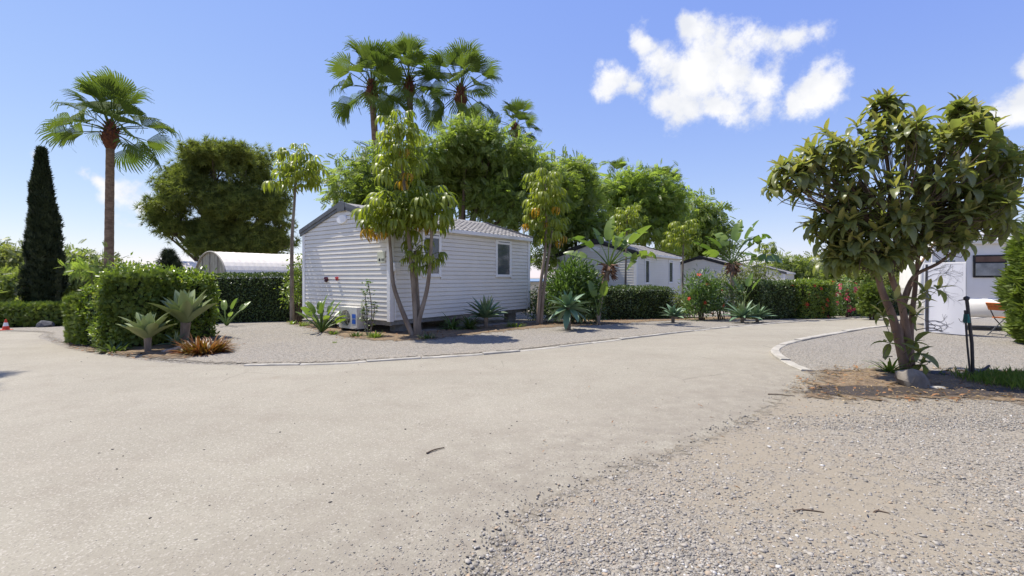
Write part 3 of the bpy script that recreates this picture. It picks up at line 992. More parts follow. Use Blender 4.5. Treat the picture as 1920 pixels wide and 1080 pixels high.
AG = [agave_leaf(.52, .082, .12, M_AGAVE), agave_leaf(.56, .086, .3, M_AGAVE), agave_leaf(.46, .075, .0, M_AGAVE)]
AG2 = [agave_leaf(.55, .066, .35, M_AGAVE2), agave_leaf(.62, .072, .6, M_AGAVE2), agave_leaf(.42, .055, .1, M_AGAVE2)]
AG3 = [agave_leaf(.50, .038, .25, M_AGAVE2), agave_leaf(.55, .042, .5, M_AGAVE2), agave_leaf(.42, .034, .0, M_AGAVE)]


def agave(label, base, h, n=24, scale=1.0, leaves=AG, lean=(0, 0), seed=1, low=-.15, trunk_r=.06, name='agave', cat='agave'):
    rs = random.Random(seed); root = thing(name, label, cat, base, 0, 'agaves along the drive')
    top = Vector((lean[0], lean[1], h))
    L = spline([(0, 0, -.05), (lean[0] * .3, lean[1] * .3, h * .5), top], 4)
    MB().tube(L, [trunk_r * (.85 + .25 * i / 8) for i in range(len(L))], 9).build('stem', M_BARK_PALE, root)
    for k in range(n):
        t = (k + .5) / n; az = k * 2.39996 + rs.uniform(-.15, .15); el = 1.35 - (1.35 - low) * t ** .9
        d = Vector((math.cos(az) * math.cos(el), math.sin(az) * math.cos(el), math.sin(el)))
        y = Vector((0, 0, 1)).cross(d).normalized(); z = d.cross(y)
        me = leaves[2] if t < .25 else leaves[rs.randrange(2)]
        o = bpy.data.objects.new('leaf', me); COL.objects.link(o); o.parent = root
        o.location = top + Vector((math.cos(az), math.sin(az), 0)) * .03 * t + Vector((0, 0, -.03 * t))
        o.rotation_euler = (Matrix((d, y, z)).transposed() @ Matrix.Rotation(rs.uniform(-.25, .25), 3, 'X')).to_euler()
        s = scale * rs.uniform(.85, 1.1); o.scale = (s, s, s)
    return root


def paddle_leaf(pet, L, w, bend, curl, seed, torn=0, mat=None):
    """long petiole carrying one broad blade, the blade split along its veins"""
    r = random.Random(seed); mb = MB()
    P = [Vector((pet * t * math.cos(.12 * t), 0, pet * .06 * math.sin(3 * t))) for t in (0, .35, .7, 1)]
    mb.tube(spline(P, 3), list(np.linspace(.026, .014, 10)), 6)
    b = np.array(P[-1]); seg = 12
    pr = lambda t: w * (math.sin(PI * min(1, .06 + .94 * t) ** .72) ** .6) + .002
    V, Fc = blade(L, pr, lambda t: (t * math.cos(bend * t * t), -bend * .5 * t * t), curl, seg, 2)
    V += b
    cuts = {(r.randrange(2, seg - 1), r.randrange(2)) for _ in range(torn)}
    vs = [tuple(v) for v in V]; fs = []
    for f in Fc:
        i, j = f[0] // 5, f[0] % 5
        f = list(f)
        side = 0 if j < 2 else 1
        if (i, side) in cuts:                            # tear: let this strip sag from its neighbour
            nv = []
            for q in f:
                v = list(vs[q]); out = abs(v[1]) / max(w, 1e-6); v[2] -= .10 * L * out; v[0] += .04 * L * out; nv.append(len(vs)); vs.append(tuple(v))
            f = nv
        fs.append(tuple(f))
    mb.add(vs, fs, True)
    me = mb.mesh('leaf'); me.materials.append(mat or M_STREL); return me


PAD = [paddle_leaf(.9, .95, .21, .35, .35, 1, 3), paddle_leaf(.8, 1.05, .23, .9, .25, 2, 6), paddle_leaf(1.0, .85, .19, .15, .45, 3, 2), paddle_leaf(.85, 1.0, .2, 1.5, .2, 4, 8)]
PADS = [paddle_leaf(.50, .38, .075, .3, .4, 5, 1), paddle_leaf(.45, .42, .08, .6, .35, 6, 1), paddle_leaf(.55, .34, .066, .15, .5, 7, 0)]


def paddle_plant(label, base, stem, n, leaves, el0=1.4, el1=.2, scale=1.0, seed=1, group='paddle-leaf plants', dead=0, extra=(), name='paddle_leaf_plant', azs=None):
    rs = random.Random(seed); base = Vector(base); root = thing(name, label, 'plant', base, 0, group)
    top = Vector(stem[-1]) - base if stem else Vector((0, 0, .02))
    if stem:
        L = spline([Vector(p) - base for p in stem], 5); MB().tube(L, [.085 * scale] * len(L), 8).build('stem', M_BARK_PALE, root)
    for k in range(n):
        t = (k + .5) / n; az = azs[k] if azs else k * 2.39996 + rs.uniform(-.3, .3); el = el0 - (el0 - el1) * t + rs.uniform(-.1, .1)
        d = Vector((math.cos(az) * math.cos(el), math.sin(az) * math.cos(el), math.sin(el)))
        y = Vector((0, 0, 1)).cross(d).normalized(); z = d.cross(y)
        o = bpy.data.objects.new('leaf', leaves[k % len(leaves)]); COL.objects.link(o); o.parent = root
        o.location = top + d * .03
        o.rotation_euler = (Matrix((d, y, z)).transposed() @ Matrix.Rotation(rs.uniform(-.7, .7), 3, 'X')).to_euler()
        s = scale * rs.uniform(.85, 1.12); o.scale = (s, s, s)
    if dead:
        nn = 130; a = rng.uniform(0, 2 * PI, nn); P = np.column_stack([np.cos(a) * .08, np.sin(a) * .08, rng.uniform(-.3, .12, nn)]) + np.array(top)
        d = np.column_stack([np.cos(a), np.sin(a), rng.uniform(-1.8, .1, nn)])
        V, Fc, r = scatter(LEAFN, LEAFF, P, frames(d, rng.normal(0, 1, (nn, 3))), rng.uniform(.15, .36, nn) * scale)
        link('dead_leaves', mesh_arrays('dead_leaves', V, Fc, False, r), root, (0, 0, 0), M_DEADB)
    return root


M_DEADB = plain('brown_dead_leaf', (.20, .115, .07), (.12, .07, .045), .8, .2, 9)


# ------------------------------------------------------------------ hedges and bushes
def hedge(name, label, a, b, w, h, leaf, tmpl, size, dens, seed=1, h2=None, group=None, cat='hedge', flowers=None, rough=.07, upright=.3, rnd_top=.0):
    """clipped hedge from ground point a to b (centre line), width w, height h (h2 at b)"""
    a = Vector(a); b = Vector(b); h2 = h if h2 is None else h2
    L = (b - a).xy.length; rz = math.atan2(b.y - a.y, b.x - a.x); dzg = b.z - a.z
    root = thing(name, label, cat, a, rz, group)
    A = 2 * L * (h + h2) / 2 + 2 * w * h + L * w; n = int(A * dens)
    k = rng.choice(5, n, p=np.array([L * h, L * h, w * h, w * h, L * w * 1.2]) / (2 * L * h + 2 * w * h + L * w * 1.2))
    u, v = rng.random(n), rng.random(n); P = np.zeros((n, 3)); O = np.zeros((n, 3))
    P[:, 0] = np.where(k < 2, u * L, np.where(k == 2, 0, np.where(k == 3, L, u * L)))
    P[:, 1] = np.where(k == 0, -w / 2, np.where(k == 1, w / 2, (u - .5) * w)); P[k == 4, 1] = (v[k == 4] - .5) * w
    P[:, 2] = np.where(k == 4, 1, v)
    O[k == 0, 1] = -1; O[k == 1, 1] = 1; O[k == 2, 0] = -1; O[k == 3, 0] = 1; O[k == 4, 2] = 1
    hh = h + (h2 - h) * P[:, 0] / L
    edge = np.maximum(np.abs(P[:, 1]) / (w / 2), 0) ** 6
    P[:, 2] = .03 + P[:, 2] * (hh - .03) - rnd_top * edge * (k == 4)
    P += O * (rough * (wob(P, 2.6, seed) * 1.2 + wob(P, 6.0, seed + 2) * .7) + rng.uniform(-.09, .03, n) * (1 + rough * 4))[:, None]
    P[:, 2] += dzg * P[:, 0] / L
    d = O * .55 + rng.normal(0, .55, P.shape) + np.array([0, 0, upright]); nm = O + np.array([0, 0, .5]) + rng.normal(0, .4, P.shape)
    T, Fc = tmpl
    V, FF, r = scatter(T, Fc, P, frames(d, nm), size * rng.uniform(.65, 1.25, n))
    link('foliage', mesh_arrays('foliage', V, FF, False, r), root, (0, 0, 0), leaf)
    # twiggy inside that closes the view through
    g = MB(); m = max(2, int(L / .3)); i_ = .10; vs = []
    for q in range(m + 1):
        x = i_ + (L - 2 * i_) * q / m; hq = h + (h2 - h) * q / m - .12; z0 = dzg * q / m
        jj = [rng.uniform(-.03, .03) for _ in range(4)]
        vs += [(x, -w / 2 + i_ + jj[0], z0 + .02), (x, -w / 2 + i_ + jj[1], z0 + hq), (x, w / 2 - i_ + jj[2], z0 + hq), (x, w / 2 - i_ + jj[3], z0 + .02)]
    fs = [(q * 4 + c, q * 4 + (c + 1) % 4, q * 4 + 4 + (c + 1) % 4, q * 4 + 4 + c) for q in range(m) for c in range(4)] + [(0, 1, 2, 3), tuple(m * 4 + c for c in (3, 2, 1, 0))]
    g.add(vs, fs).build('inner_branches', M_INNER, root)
    if flowers:
        nf, fm, fs_ = flowers
        kk = np.where((k == 0) | (k == 4) | (k == 2))[0]; kk = rng.choice(kk, nf, replace=False)
        for q in kk: flower(root, P[q] + O[q] * .06, O[q] + np.array([0, 0, .4]), fs_, fm)
    return root


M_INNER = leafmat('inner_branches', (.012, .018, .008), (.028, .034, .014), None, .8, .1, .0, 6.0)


def t_flower():
    V, Fc = [], []
    for i in range(5):
        a = 2 * PI * i / 5; o = len(V)
        for rr, da, z in ((.05, 0, 0), (.6, -.42, .12), (1.0, -.22, .05), (1.0, .22, .05), (.6, .42, .12)): V.append((rr * math.cos(a + da), rr * math.sin(a + da), z))
        Fc += [(o, o + 1, o + 2), (o, o + 2, o + 3), (o, o + 3, o + 4)]
    return mesh_arrays('flower', np.array(V), np.array(Fc), True)


FL = {}


def flower(root, p, n, s, mat):
    if mat.name not in FL: FL[mat.name] = t_flower(); FL[mat.name].materials.append(mat)
    o = bpy.data.objects.new('flower', FL[mat.name]); COL.objects.link(o); o.parent = root
    o.location = p; o.rotation_euler = Vector(n).to_track_quat('Z', 'Y').to_euler(); o.scale = (s, s, s)


def bush(name, label, base, lobes, n, tmpl, size, leaf, flowers=None, group=None, seed=1, stems=7, cat='bush', **kw):
    b = np.array(base); lob = [(np.array(c) - b, np.array(r)) for c, r in lobes]
    root = thing(name, label, cat, base, 0, group); rs = random.Random(seed); mb = MB()
    for k in range(stems):
        c, r = lob[k % len(lob)]
        e = Vector(c) + Vector((rs.uniform(-.5, .5) * r[0], rs.uniform(-.5, .5) * r[1], rs.uniform(0, .5) * r[2]))
        s = Vector((rs.uniform(-.1, .1), rs.uniform(-.1, .1), -.03)); L = spline([s, s.lerp(e, .5) + Vector((rs.uniform(-.05, .05), 0, .05)), e], 4)
        mb.tube(L, list(np.linspace(.022, .006, len(L))), 5)
    mb.build('branch_cluster', M_TWIG, root)
    V, Fc, r = foliage_lobes(lob, n, tmpl, size, seed=seed, **kw)
    link('foliage', mesh_arrays('foliage', V, Fc, False, r), root, (0, 0, 0), leaf)
    if flowers:
        nf, fm, fs_ = flowers
        for _ in range(nf):
            c, rr = lob[rs.randrange(len(lob))]; d = np.array([rs.gauss(0, .7), -abs(rs.gauss(.4, .6)), rs.gauss(.4, .6)]); d /= np.linalg.norm(d)
            flower(root, c + d * rr * 1.03, d, fs_ * rs.uniform(.8, 1.2), fm)
    return root


def tuft_plant(name, label, base, n, L, w, leaf, spread=.9, seed=1, cat='plant', r=.06, group=None, arch=.6):
    """clump of arching strap leaves"""
    root = thing(name, label, cat, base, 0, group); Vs = []
    rs = np.random.default_rng(seed)
    for k in range(n):
        a = rs.uniform(0, 2 * PI); el = rs.uniform(.25, 1.45) ; LL = L * rs.uniform(.6, 1.1); bd = arch * rs.uniform(.6, 1.5)
        V, Fc = blade(LL, lambda t: w * (1 - t ** 2.5) * (.55 + .6 * min(1, t * 4)) + .001, lambda t: (t * math.cos(bd * t), -t * math.sin(bd * t) * .6), .4, 5, 1)
        tri = np.concatenate([Fc[:, [0, 1, 2]], Fc[:, [0, 2, 3]]])
        d = np.array([[math.cos(a) * math.cos(el) * spread, math.sin(a) * math.cos(el) * spread, math.sin(el)]])
        p = np.array([[math.cos(a) * r * rs.random(), math.sin(a) * r * rs.random(), 0]])
        Vs.append(scatter(V, tri, p, frames(d, np.array([[0, 0, 1.]]) - d * .2), 1.0, np.array([rs.random()])))
    V, Fc, rr = join(Vs)
    link('leaves', mesh_arrays('leaves', V, Fc, True, rr), root, (0, 0, 0), leaf)
    return root
# ------------------------------------------------------------------ grey mobile homes
def m_siding():
    t = NT('grey_vinyl_siding')
    n = t.noise(1.2, 5, .6, t.coord('Object')); r = t.n('ObjectInfo').outputs['Random']
    c = t.mix(t.ramp(n, .3, .7), (.78, .735, .645), (.72, .675, .59))
    c = t.mix(t.math('MULTIPLY', r, .25), c, (.70, .645, .54))
    st = t.noise(3, 6, .7, t.n('Mapping', {'Vector': t.coord('Object'), 'Scale': (6, 6, .5)}).outputs[0])
    c = t.mix(t.math('MULTIPLY', t.ramp(st, .55, .8), .25), c, (.52, .485, .42))
    return t.done(t.principled(c, .42, .4))


M_SIDING = m_siding()
M_WHITE = plain('white_trim', (.82, .80, .765), (.74, .72, .68), .4, .4, 3)
M_WHITE2 = plain('white_frame', (.85, .835, .80), (.78, .765, .73), .35, .4, 3)
M_VERGE = plain('dark_grey_trim', (.115, .118, .122), (.085, .086, .088), .4, .4, 4)
M_VERGE_BLK = plain('black_trim', (.030, .030, .032), (.02, .02, .022), .45, .4, 4)
M_ROOF = plain('grey_roof_tile', (.30, .285, .265), (.22, .205, .19), .7, .3, 5, .3, 40)
M_UNDER = plain('underfloor', (.03, .03, .032), (.02, .02, .02), .9)
M_BLOCK = plain('concrete_block', (.30, .29, .27), (.22, .21, .20), .9, .2, 8, .4)
M_CHASSIS = plain('galvanised_steel', (.28, .28, .28), (.20, .20, .20), .5, .5, 9, metal=.6)


def m_glass():
    t = NT('window_glass')
    c = t.mix(t.noise(3, 2, .5, t.coord('Object')), (.10, .115, .135), (.14, .155, .175))
    return t.done(t.principled(c, .06, .6, None, 0.0, **{'Transmission Weight': .35, 'Alpha': 1.0}))


M_GLASS = m_glass()
M_CURTAIN = plain('grey_blind', (.40, .42, .45), (.30, .31, .33), .8, .2, 2, stretch=(12, 12, .3))


def boards_gable(root, Wd, z0, ze, zp, E, lip, x, holes=(), joined=False):
    """lapped boards on the end wall (plane x), clipped under the roof slope"""
    z = z0; mbj = MB()
    def half(zz):
        if zz <= ze: return 0.0
        return (zz - ze) / (zp - ze) * Wd / 2
    while z < zp - .03:
        zt = min(z + E - .016, zp - .005); a0, a1 = half(z), half(zt)
        ya0, ya1 = .001 + a0, .001 + a1; yb0, yb1 = Wd - a0 - .001, Wd - a1 - .001
        if yb0 - ya0 > .08:
            if yb1 - ya1 < .02: ya1 = Wd / 2 - .01; yb1 = Wd / 2 + .01
            o, i = x - lip, x - .0015
            vs = [(o, ya0, z), (o, yb0, z), (i, yb1, zt), (i, ya1, zt), (x + .018, ya0, z + .002), (x + .018, yb0, z + .002)]
            fs = [(0, 3, 2, 1), (0, 1, 5, 4), (0, 4, 3), (1, 2, 5)]
            if joined: mbj.add(vs, fs)
            else: MB().add(vs, fs).build('board', M_SIDING, root)
        z += E
    if joined: mbj.build('siding', M_SIDING, root)


def boards_side(root, L, z0, z1, E, lip, y, wins=(), joined=False):
    """lapped boards on the long wall (plane y), cut round the windows"""
    z = z0; mbj = MB()
    while z < z1 - .02:
        zt = min(z + E - .016, z1); spans = [(0.0, L)]
        for (a, b, w0, w1) in wins:
            if z < w1 and zt > w0 + .02:
                new = []
                for s, e in spans:
                    if b <= s or a >= e: new.append((s, e)); continue
                    if a > s: new.append((s, a))
                    if b < e: new.append((b, e))
                spans = new
        for s, e in spans:
            o, i = y - lip, y - .0015
            vs = [(s, o, z), (e, o, z), (e, i, zt), (s, i, zt), (s, y + .018, z + .002), (e, y + .018, z + .002)]
            fs = [(0, 1, 2, 3), (0, 4, 5, 1), (0, 3, 4), (1, 5, 2)]
            if joined: mbj.add(vs, fs)
            else: MB().add(vs, fs).build('board', M_SIDING, root)
        z += E
    if joined: mbj.build('siding', M_SIDING, root)


def window(root, a, b, z0, z1, curtain, handle=True):
    """framed window in the long wall: frame > pane, blind, vent, handle"""
    fw, d = .075, .035; mb = MB()
    mb.box((a, -d, z0), (a + fw, .03, z1)); mb.box((b - fw, -d, z0), (b, .03, z1))
    mb.box((a + fw, -d + .002, z0), (b - fw, .028, z0 + fw)); mb.box((a + fw, -d + .002, z1 - fw * 1.7), (b - fw, .028, z1))
    fr = mb.build('window', M_WHITE2, root, bevel=.006)
    i = .018; s = MB()
    for q in (0,):
        x0, x1, y0, y1 = a + fw, b - fw, z0 + fw, z1 - fw * 1.7
        s.box((x0, -d + .008, y0), (x0 + i, .0, y1)); s.box((x1 - i, -d + .008, y0), (x1, .0, y1)); s.box((x0 + i, -d + .009, y0), (x1 - i, .0, y0 + i)); s.box((x0 + i, -d + .009, y1 - i), (x1 - i, .0, y1))
    s.build('sash', M_WHITE2, fr)
    MB().box((x0 + .01, -.010, y0 + .01), (x1 - .01, -.004, y1 - .01)).build('pane', M_GLASS, fr)
    MB().box((x0 + .06, -d - .006, z1 - fw * 1.1), (x1 - .02, -d + .02, z1 - fw * .8)).build('vent', M_VERGE, fr)
    if curtain:
        c = MB(); n = 14
        for k in range(n):
            xa, xb = x0 + (x1 - x0) * k / n, x0 + (x1 - x0) * (k + 1) / n; yy = .05 + .02 * (k % 2)
            c.add([(xa, yy, y0), (xb, .12 - yy, y0), (xb, .12 - yy, y1), (xa, yy, y1)], [(0, 1, 2, 3)])
        c.build('blind', curtain, fr)
    return fr


def mobile_home(label, C, rz, Wd=4.05, L=6.1, z0=.31, ze=2.74, zp=3.34, wins=(), E=.116, verge=None, tiles=True, joined=False, plaque=True, group='grey cabins along the drive', blinds=None):
    root = thing('mobile_home', label, 'cabin', C, rz, group)
    zw = z0
    core = MB()                                                    # wall shell behind the boards, open at the windows
    core.add([(.02, .02, zw), (.02, Wd, zw), (.02, Wd, ze), (.02, Wd / 2, zp - .01), (.02, .02, ze)], [(0, 4, 3, 2, 1)])
    core.add([(L, .02, zw), (L, Wd, zw), (L, Wd, ze), (L, Wd / 2, zp - .01), (L, .02, ze)], [(0, 1, 2, 3, 4)])
    core.add([(.02, Wd, zw), (L, Wd, zw), (L, Wd, ze), (.02, Wd, ze)], [(0, 3, 2, 1)])
    core.add([(.02, .02, zw), (L, .02, zw), (L, Wd, zw), (.02, Wd, zw)], [(0, 1, 2, 3)])
    xs_ = sorted([0.02] + [q for w in wins for q in w[:2]] + [L])
    for i in range(len(xs_) - 1):
        a, b = xs_[i], xs_[i + 1]; w = [q for q in wins if abs(q[0] - a) < 1e-6 and abs(q[1] - b) < 1e-6]
        for (u, v) in ([(zw, w[0][2]), (w[0][3], ze)] if w else [(zw, ze)]):
            core.add([(a, .02, u), (b, .02, u), (b, .02, v), (a, .02, v)], [(0, 1, 2, 3)])
    core.build('wall', M_SIDING, root)
    boards_gable(root, Wd, z0, ze - .04, zp, E, .014, 0, joined=joined)
    boards_side(root, L, z0, ze, E, .014, 0, wins, joined)
    for k, w in enumerate(wins): window(root, *w, (blinds or [M_CURTAIN] * 9)[k])
    cw = .10                                                       # corner posts
    for (x, y) in ((0, 0), (L, 0), (0, Wd)):
        sx = -1 if x == 0 else 1; sy = -1 if y == 0 else 1; mb = MB()
        xa, xb = sorted((x + sx * .022, x - sx * cw)); ya, yb = sorted((y + sy * .022, y - sy * cw * (1.0 if y == 0 else 1)))
        mb.box((xa, ya, z0 - .025), (xb, y + sy * .004 if sy > 0 else -.002, ze + .02)) if sy < 0 else mb.box((xa, y + .002, z0 - .025), (xb, yb, ze + .02))
        xi = x + sx * .0205; xo = x + sx * .002
        x2a, x2b = sorted((xi, xo)); y2a, y2b = sorted((y - sy * .0, y - sy * cw))
        mb.box((x2a, y2a, z0 - .024), (x2b, y2b, ze + .019))
        mb.build('corner_post', M_WHITE, root)
    # roof: two slopes of tile-profile sheet, eave fascia, verge trims, ridge piece
    ov, oe = .015, .13; sl = (zp + .06 - (ze + .04)) / (Wd / 2)
    for side in (0, 1):
        V = []; Fs = []; rows = 7; cols = int(L / .20) if tiles else 6
        run = Wd / 2 + oe
        ycs = []
        for r_ in range(rows):
            for e_ in (0, 1): ycs.append((r_ + e_) / rows * run - (.0 if e_ else .0) if True else 0)
        for q in range(rows):
            for e_ in (0, 1):
                dist = (q + e_ * .999) / rows * run                # from eave up to ridge
                yy = -oe + dist; zz = ze + .045 + (yy) * sl + (.028 if e_ == 0 else .004)
                for c in range(cols * 4 + 1):
                    x = -ov + (L + 2 * ov) * c / (cols * 4); ph = (c % 4)
                    V.append((x, yy if side == 0 else Wd - yy, zz + (.018 if ph in (1, 2) else 0)))
        nc = cols * 4 + 1
        for q in range(rows * 2 - 1):
            for c in range(nc - 1):
                f = (q * nc + c, q * nc + c + 1, (q + 1) * nc + c + 1, (q + 1) * nc + c); Fs.append(f if side == 0 else f[::-1])
        MB().add(V, Fs).build('roof_slope', M_ROOF, root)
        y0 = -oe if side == 0 else Wd + oe; s = 1 if side == 0 else -1
        za = ze + .045 - oe * sl
        mb = MB(); ya, yb = sorted((y0 - s * .02, y0 + s * .10))
        mb.box((-ov, ya, za - .085), (L + ov, yb, za + .024)); yc, yd = sorted((y0 + s * .10, y0 + s * (oe + .01)))
        mb.box((-ov + .01, min(yc, yd), za - .082), (L + ov - .01, max(yc, yd) - .004, za - .06))
        mb.build('fascia', M_WHITE, root, bevel=.008)
        for xe in (-ov, L + ov):
            sx = -1 if xe < 0 else 1; v = MB()
            for (o0, o1, t0, t1) in ((.0, .028, -.115, .015), (.028, .05, -.03, .085)):
                x0_, x1_ = sorted((xe + sx * (-.02), xe + sx * o1)) if o0 == 0 else sorted((xe + sx * .0, xe + sx * o1))
                yA, yB = y0, Wd / 2; zA = ze + .045 - oe * sl; zB = ze + .045 + Wd / 2 * sl
                vs = []
                for xx in (x0_, x1_):
                    vs += [(xx, yA, zA + t0), (xx, yB, zB + t0), (xx, yB, zB + t1), (xx, yA, zA + t1)]
                v.add(vs, [(0, 1, 2, 3), (7, 6, 5, 4), (0, 4, 5, 1), (1, 5, 6, 2), (2, 6, 7, 3), (3, 7, 4, 0)])
            v.build('verge_trim', verge or M_VERGE, root)
    zr = ze + .045 + Wd / 2 * sl
    rc = MB(); rc.prism([(Wd / 2 - .17, zr - .17 * sl + .035), (Wd / 2, zr + .06), (Wd / 2 + .17, zr - .17 * sl + .035), (Wd / 2 + .17, zr - .17 * sl + .02), (Wd / 2, zr + .03), (Wd / 2 - .17, zr - .17 * sl + .02)], -ov - .02, L + ov + .02)
    rc.build('ridge_cap', M_ROOF, root)
    for xe in (-ov - .056, L + ov + .03):
        MB().prism([(Wd / 2 - .17, zr - .17 * sl - .135), (Wd / 2 + .17, zr - .17 * sl - .135), (Wd / 2 + .17, zr - .17 * sl + .09), (Wd / 2, zr + .098), (Wd / 2 - .17, zr - .17 * sl + .09)], xe, xe + .03).build('ridge_end', verge or M_VERGE, root)
    # undercarriage
    MB().box((.05, .04, z0 - .13), (.10, Wd - .05, z0 - .003)).box((.1, .06, z0 - .12), (L - .1, .11, z0 - .003)).box((.1, Wd - .12, z0 - .12), (L - .1, Wd - .07, z0 - .003)).build('chassis_beam', M_CHASSIS, root)
    for px_ in (.6, L / 2, L - .6):
        for py_ in (.4, Wd - .4):
            w = root.matrix_basis @ Vector((px_, py_, 0)); zg = gz(w.x, w.y) - C[2]
            MB().box((px_ - .2, py_ - .1, zg - .05), (px_ + .2, py_ + .1, z0 - .003)).build('support_block', M_BLOCK, root)
    if plaque:
        pl = MB(); n = 20; zc = zp - .34
        ring = [(-.014 - .03, Wd / 2 + .23 * math.cos(2 * PI * k / n), zc + .115 * math.sin(2 * PI * k / n)) for k in range(n)]
        ring2 = [(-.001, Wd / 2 + .25 * math.cos(2 * PI * k / n), zc + .13 * math.sin(2 * PI * k / n)) for k in range(n)]
        pl.add(ring + ring2, [tuple(range(n))[::-1]] + [(k, (k + 1) % n, n + (k + 1) % n, n + k) for k in range(n)]); pl.build('oval_plaque', M_WHITE2, root)
    return root


U = Vector((.6, .8)); Vv = Vector((-.8, .6)); RZ = math.atan2(.8, .6)
C1 = Vector((-3.05, 11.8)); TR = Vector((8.55, 9.1))


def home_at(k):
    p = C1 + TR * k; return Vector((p.x, p.y, 0 if k == 0 else gz(p.x, p.y) + .03))


M_DARKROOM = plain('dark_curtain', (.10, .105, .10), (.05, .05, .048), .8, .2, 2, stretch=(9, 9, .4))
M_GREENBLIND = plain('green_grey_blind', (.24, .33, .33), (.20, .28, .28), .7, .2, 2)
W1 = ((1.06, 1.76, 1.41, 2.62), (4.19, 5.02, 1.40, 2.62))
mobile_home('grey clapboard cabin nearest the camera, with the air conditioner at its end wall', home_at(0), RZ, wins=W1, blinds=[M_CURTAIN, M_DARKROOM])
mobile_home('grey cabin with black roof trim, second along the drive behind the low hedge', home_at(1), RZ, wins=((1.0, 1.6, 1.36, 2.60), (4.25, 4.95, 1.36, 2.60)), verge=M_VERGE_BLK, blinds=[M_GREENBLIND, M_DARKROOM])
mobile_home('third grey cabin, mostly hidden by red-flowered bushes and a tall paddle-leaf plant', home_at(2), RZ, wins=(), verge=M_VERGE_BLK, plaque=False, joined=True, tiles=False)
mobile_home('farthest grey cabin, only its pale roof showing above the dark hedge', home_at(3), RZ, wins=((1.0, 1.6, 1.36, 2.5),), plaque=False, joined=True, tiles=False)

HM = Matrix.Translation(home_at(0)) @ Matrix.Rotation(RZ, 4, 'Z')


def onhome(x, y, z): return HM @ Vector((x, y, z))


# ------------------------------------------------------------------ things on and beside the near cabin
M_ACW = plain('cream_enamel', (.66, .65, .60), (.54, .52, .46), .45, .4, 5)
M_ACD = plain('dark_plastic', (.035, .035, .035), (.02, .02, .02), .6)
M_ACB = plain('fan_blade', (.30, .29, .25), (.20, .19, .16), .5)
M_BLUE = plain('blue_sticker', (.03, .13, .52), (.025, .11, .46), .4)
ac0 = G(652, 622)
acp = HM.inverted() @ ac0
ac = thing('air_conditioner', 'cream outdoor air conditioner unit with round fan and blue stickers', 'air conditioner', (ac0.x, ac0.y, gz(ac0.x, ac0.y) + .02), RZ)
aw, ah, ad = .80, .56, .30                     # faces local -x
b = MB(); n = 28; yc, zc, R0 = .10, .34, .215
# front plate with a round opening, then the other five sides
y0, y1, z0, z1 = -aw / 2, aw / 2, .07, .07 + ah
pts = []; ring = []
for k in range(n):
    a = 2 * PI * k / n; c, s = math.cos(a), math.sin(a)
    ring.append((0, yc + R0 * c, zc + R0 * s))
    t = min((y1 - yc) / c if c > 1e-6 else ((y0 - yc) / c if c < -1e-6 else 9), (z1 - zc) / s if s > 1e-6 else ((z0 - zc) / s if s < -1e-6 else 9)); pts.append((0, yc + t * c, zc + t * s))
b.add(ring + pts, [(k, n + k, n + (k + 1) % n, (k + 1) % n) for k in range(n)])
for (cy, cz) in ((y0, z0), (y0, z1), (y1, z0), (y1, z1)):
    q = sorted(range(n), key=lambda k: (pts[k][1] - cy) ** 2 + (pts[k][2] - cz) ** 2)[:2]
    b.add([pts[q[0]], pts[q[1]], (0, cy, cz)], [(0, 1, 2)])
b.add([(0, y0, z0), (0, y1, z0), (ad, y1, z0), (ad, y0, z0), (0, y0, z1), (0, y1, z1), (ad, y1, z1), (ad, y0, z1)], [(0, 1, 2, 3), (4, 7, 6, 5), (0, 3, 7, 4), (1, 5, 6, 2), (3, 2, 6, 7)])
b.add([(0, *p[1:]) for p in ring] + [(.10, *p[1:]) for p in ring], [(k, (k + 1) % n, n + (k + 1) % n, n + k) for k in range(n)])
body = b.build('casing', M_ACW, ac)
MB().add([(.099, *p[1:]) for p in ring], [tuple(range(n))]).build('fan_recess', M_ACD, ac)
for k in range(3):
    a0 = 2 * PI * k / 3; V = []
    for r_ in (.05, .19):
        for da, xx in ((0, .03), (.55, .07), (1.1, .09)): V.append((xx, yc + r_ * math.cos(a0 + da), zc + r_ * math.sin(a0 + da)))
    MB().add(V, [(0, 1, 4, 3), (1, 2, 5, 4)]).build('fan_blade', M_ACB, ac)
MB().tube([(.02, yc, zc), (.09, yc, zc)], .05, 12).build('fan_hub', M_ACB, ac)
gr = MB()
for R_ in (.06, .10, .14, .18, .212): gr.tube([(-.006, yc + R_ * math.cos(2 * PI * k / 20), zc + R_ * math.sin(2 * PI * k / 20)) for k in range(21)], .0022, 4, False)
for k in range(8): gr.tube([(-.006, yc, zc), (-.006, yc + .212 * math.cos(PI * k / 4), zc + .212 * math.sin(PI * k / 4))], .0022, 4)
gr.build('fan_grille', M_ACW, ac)
for (za, zb) in ((.20, .305), (.35, .455)):
    MB().box((-.004, -.345, za), (-.001, -.19, zb)).build('sticker', M_BLUE, ac)
t_ = MB()
for k in range(3): t_.box((-.0065, -.325 + k * .045, .315), (-.001, -.325 + k * .045 + .03, .338))
t_.build('lettering', M_BLUE, ac)
for yy in (-.32, .26): MB().box((.02, yy, -.03), (.28, yy + .06, .071)).build('foot', M_ACD, ac)
MB().box((.08, y0 - .03, .38), (.22, y0 - .001, .50)).build('valve_cover', M_ACW, ac)
MB().tube(spline([(.15, y0 - .02, .40), (.2, y0 - .12, .25), (.45, y0 - .10, .12), (1.1, y0 + .05, .10)], 5), .014, 6).build('hose', M_ACD, ac)

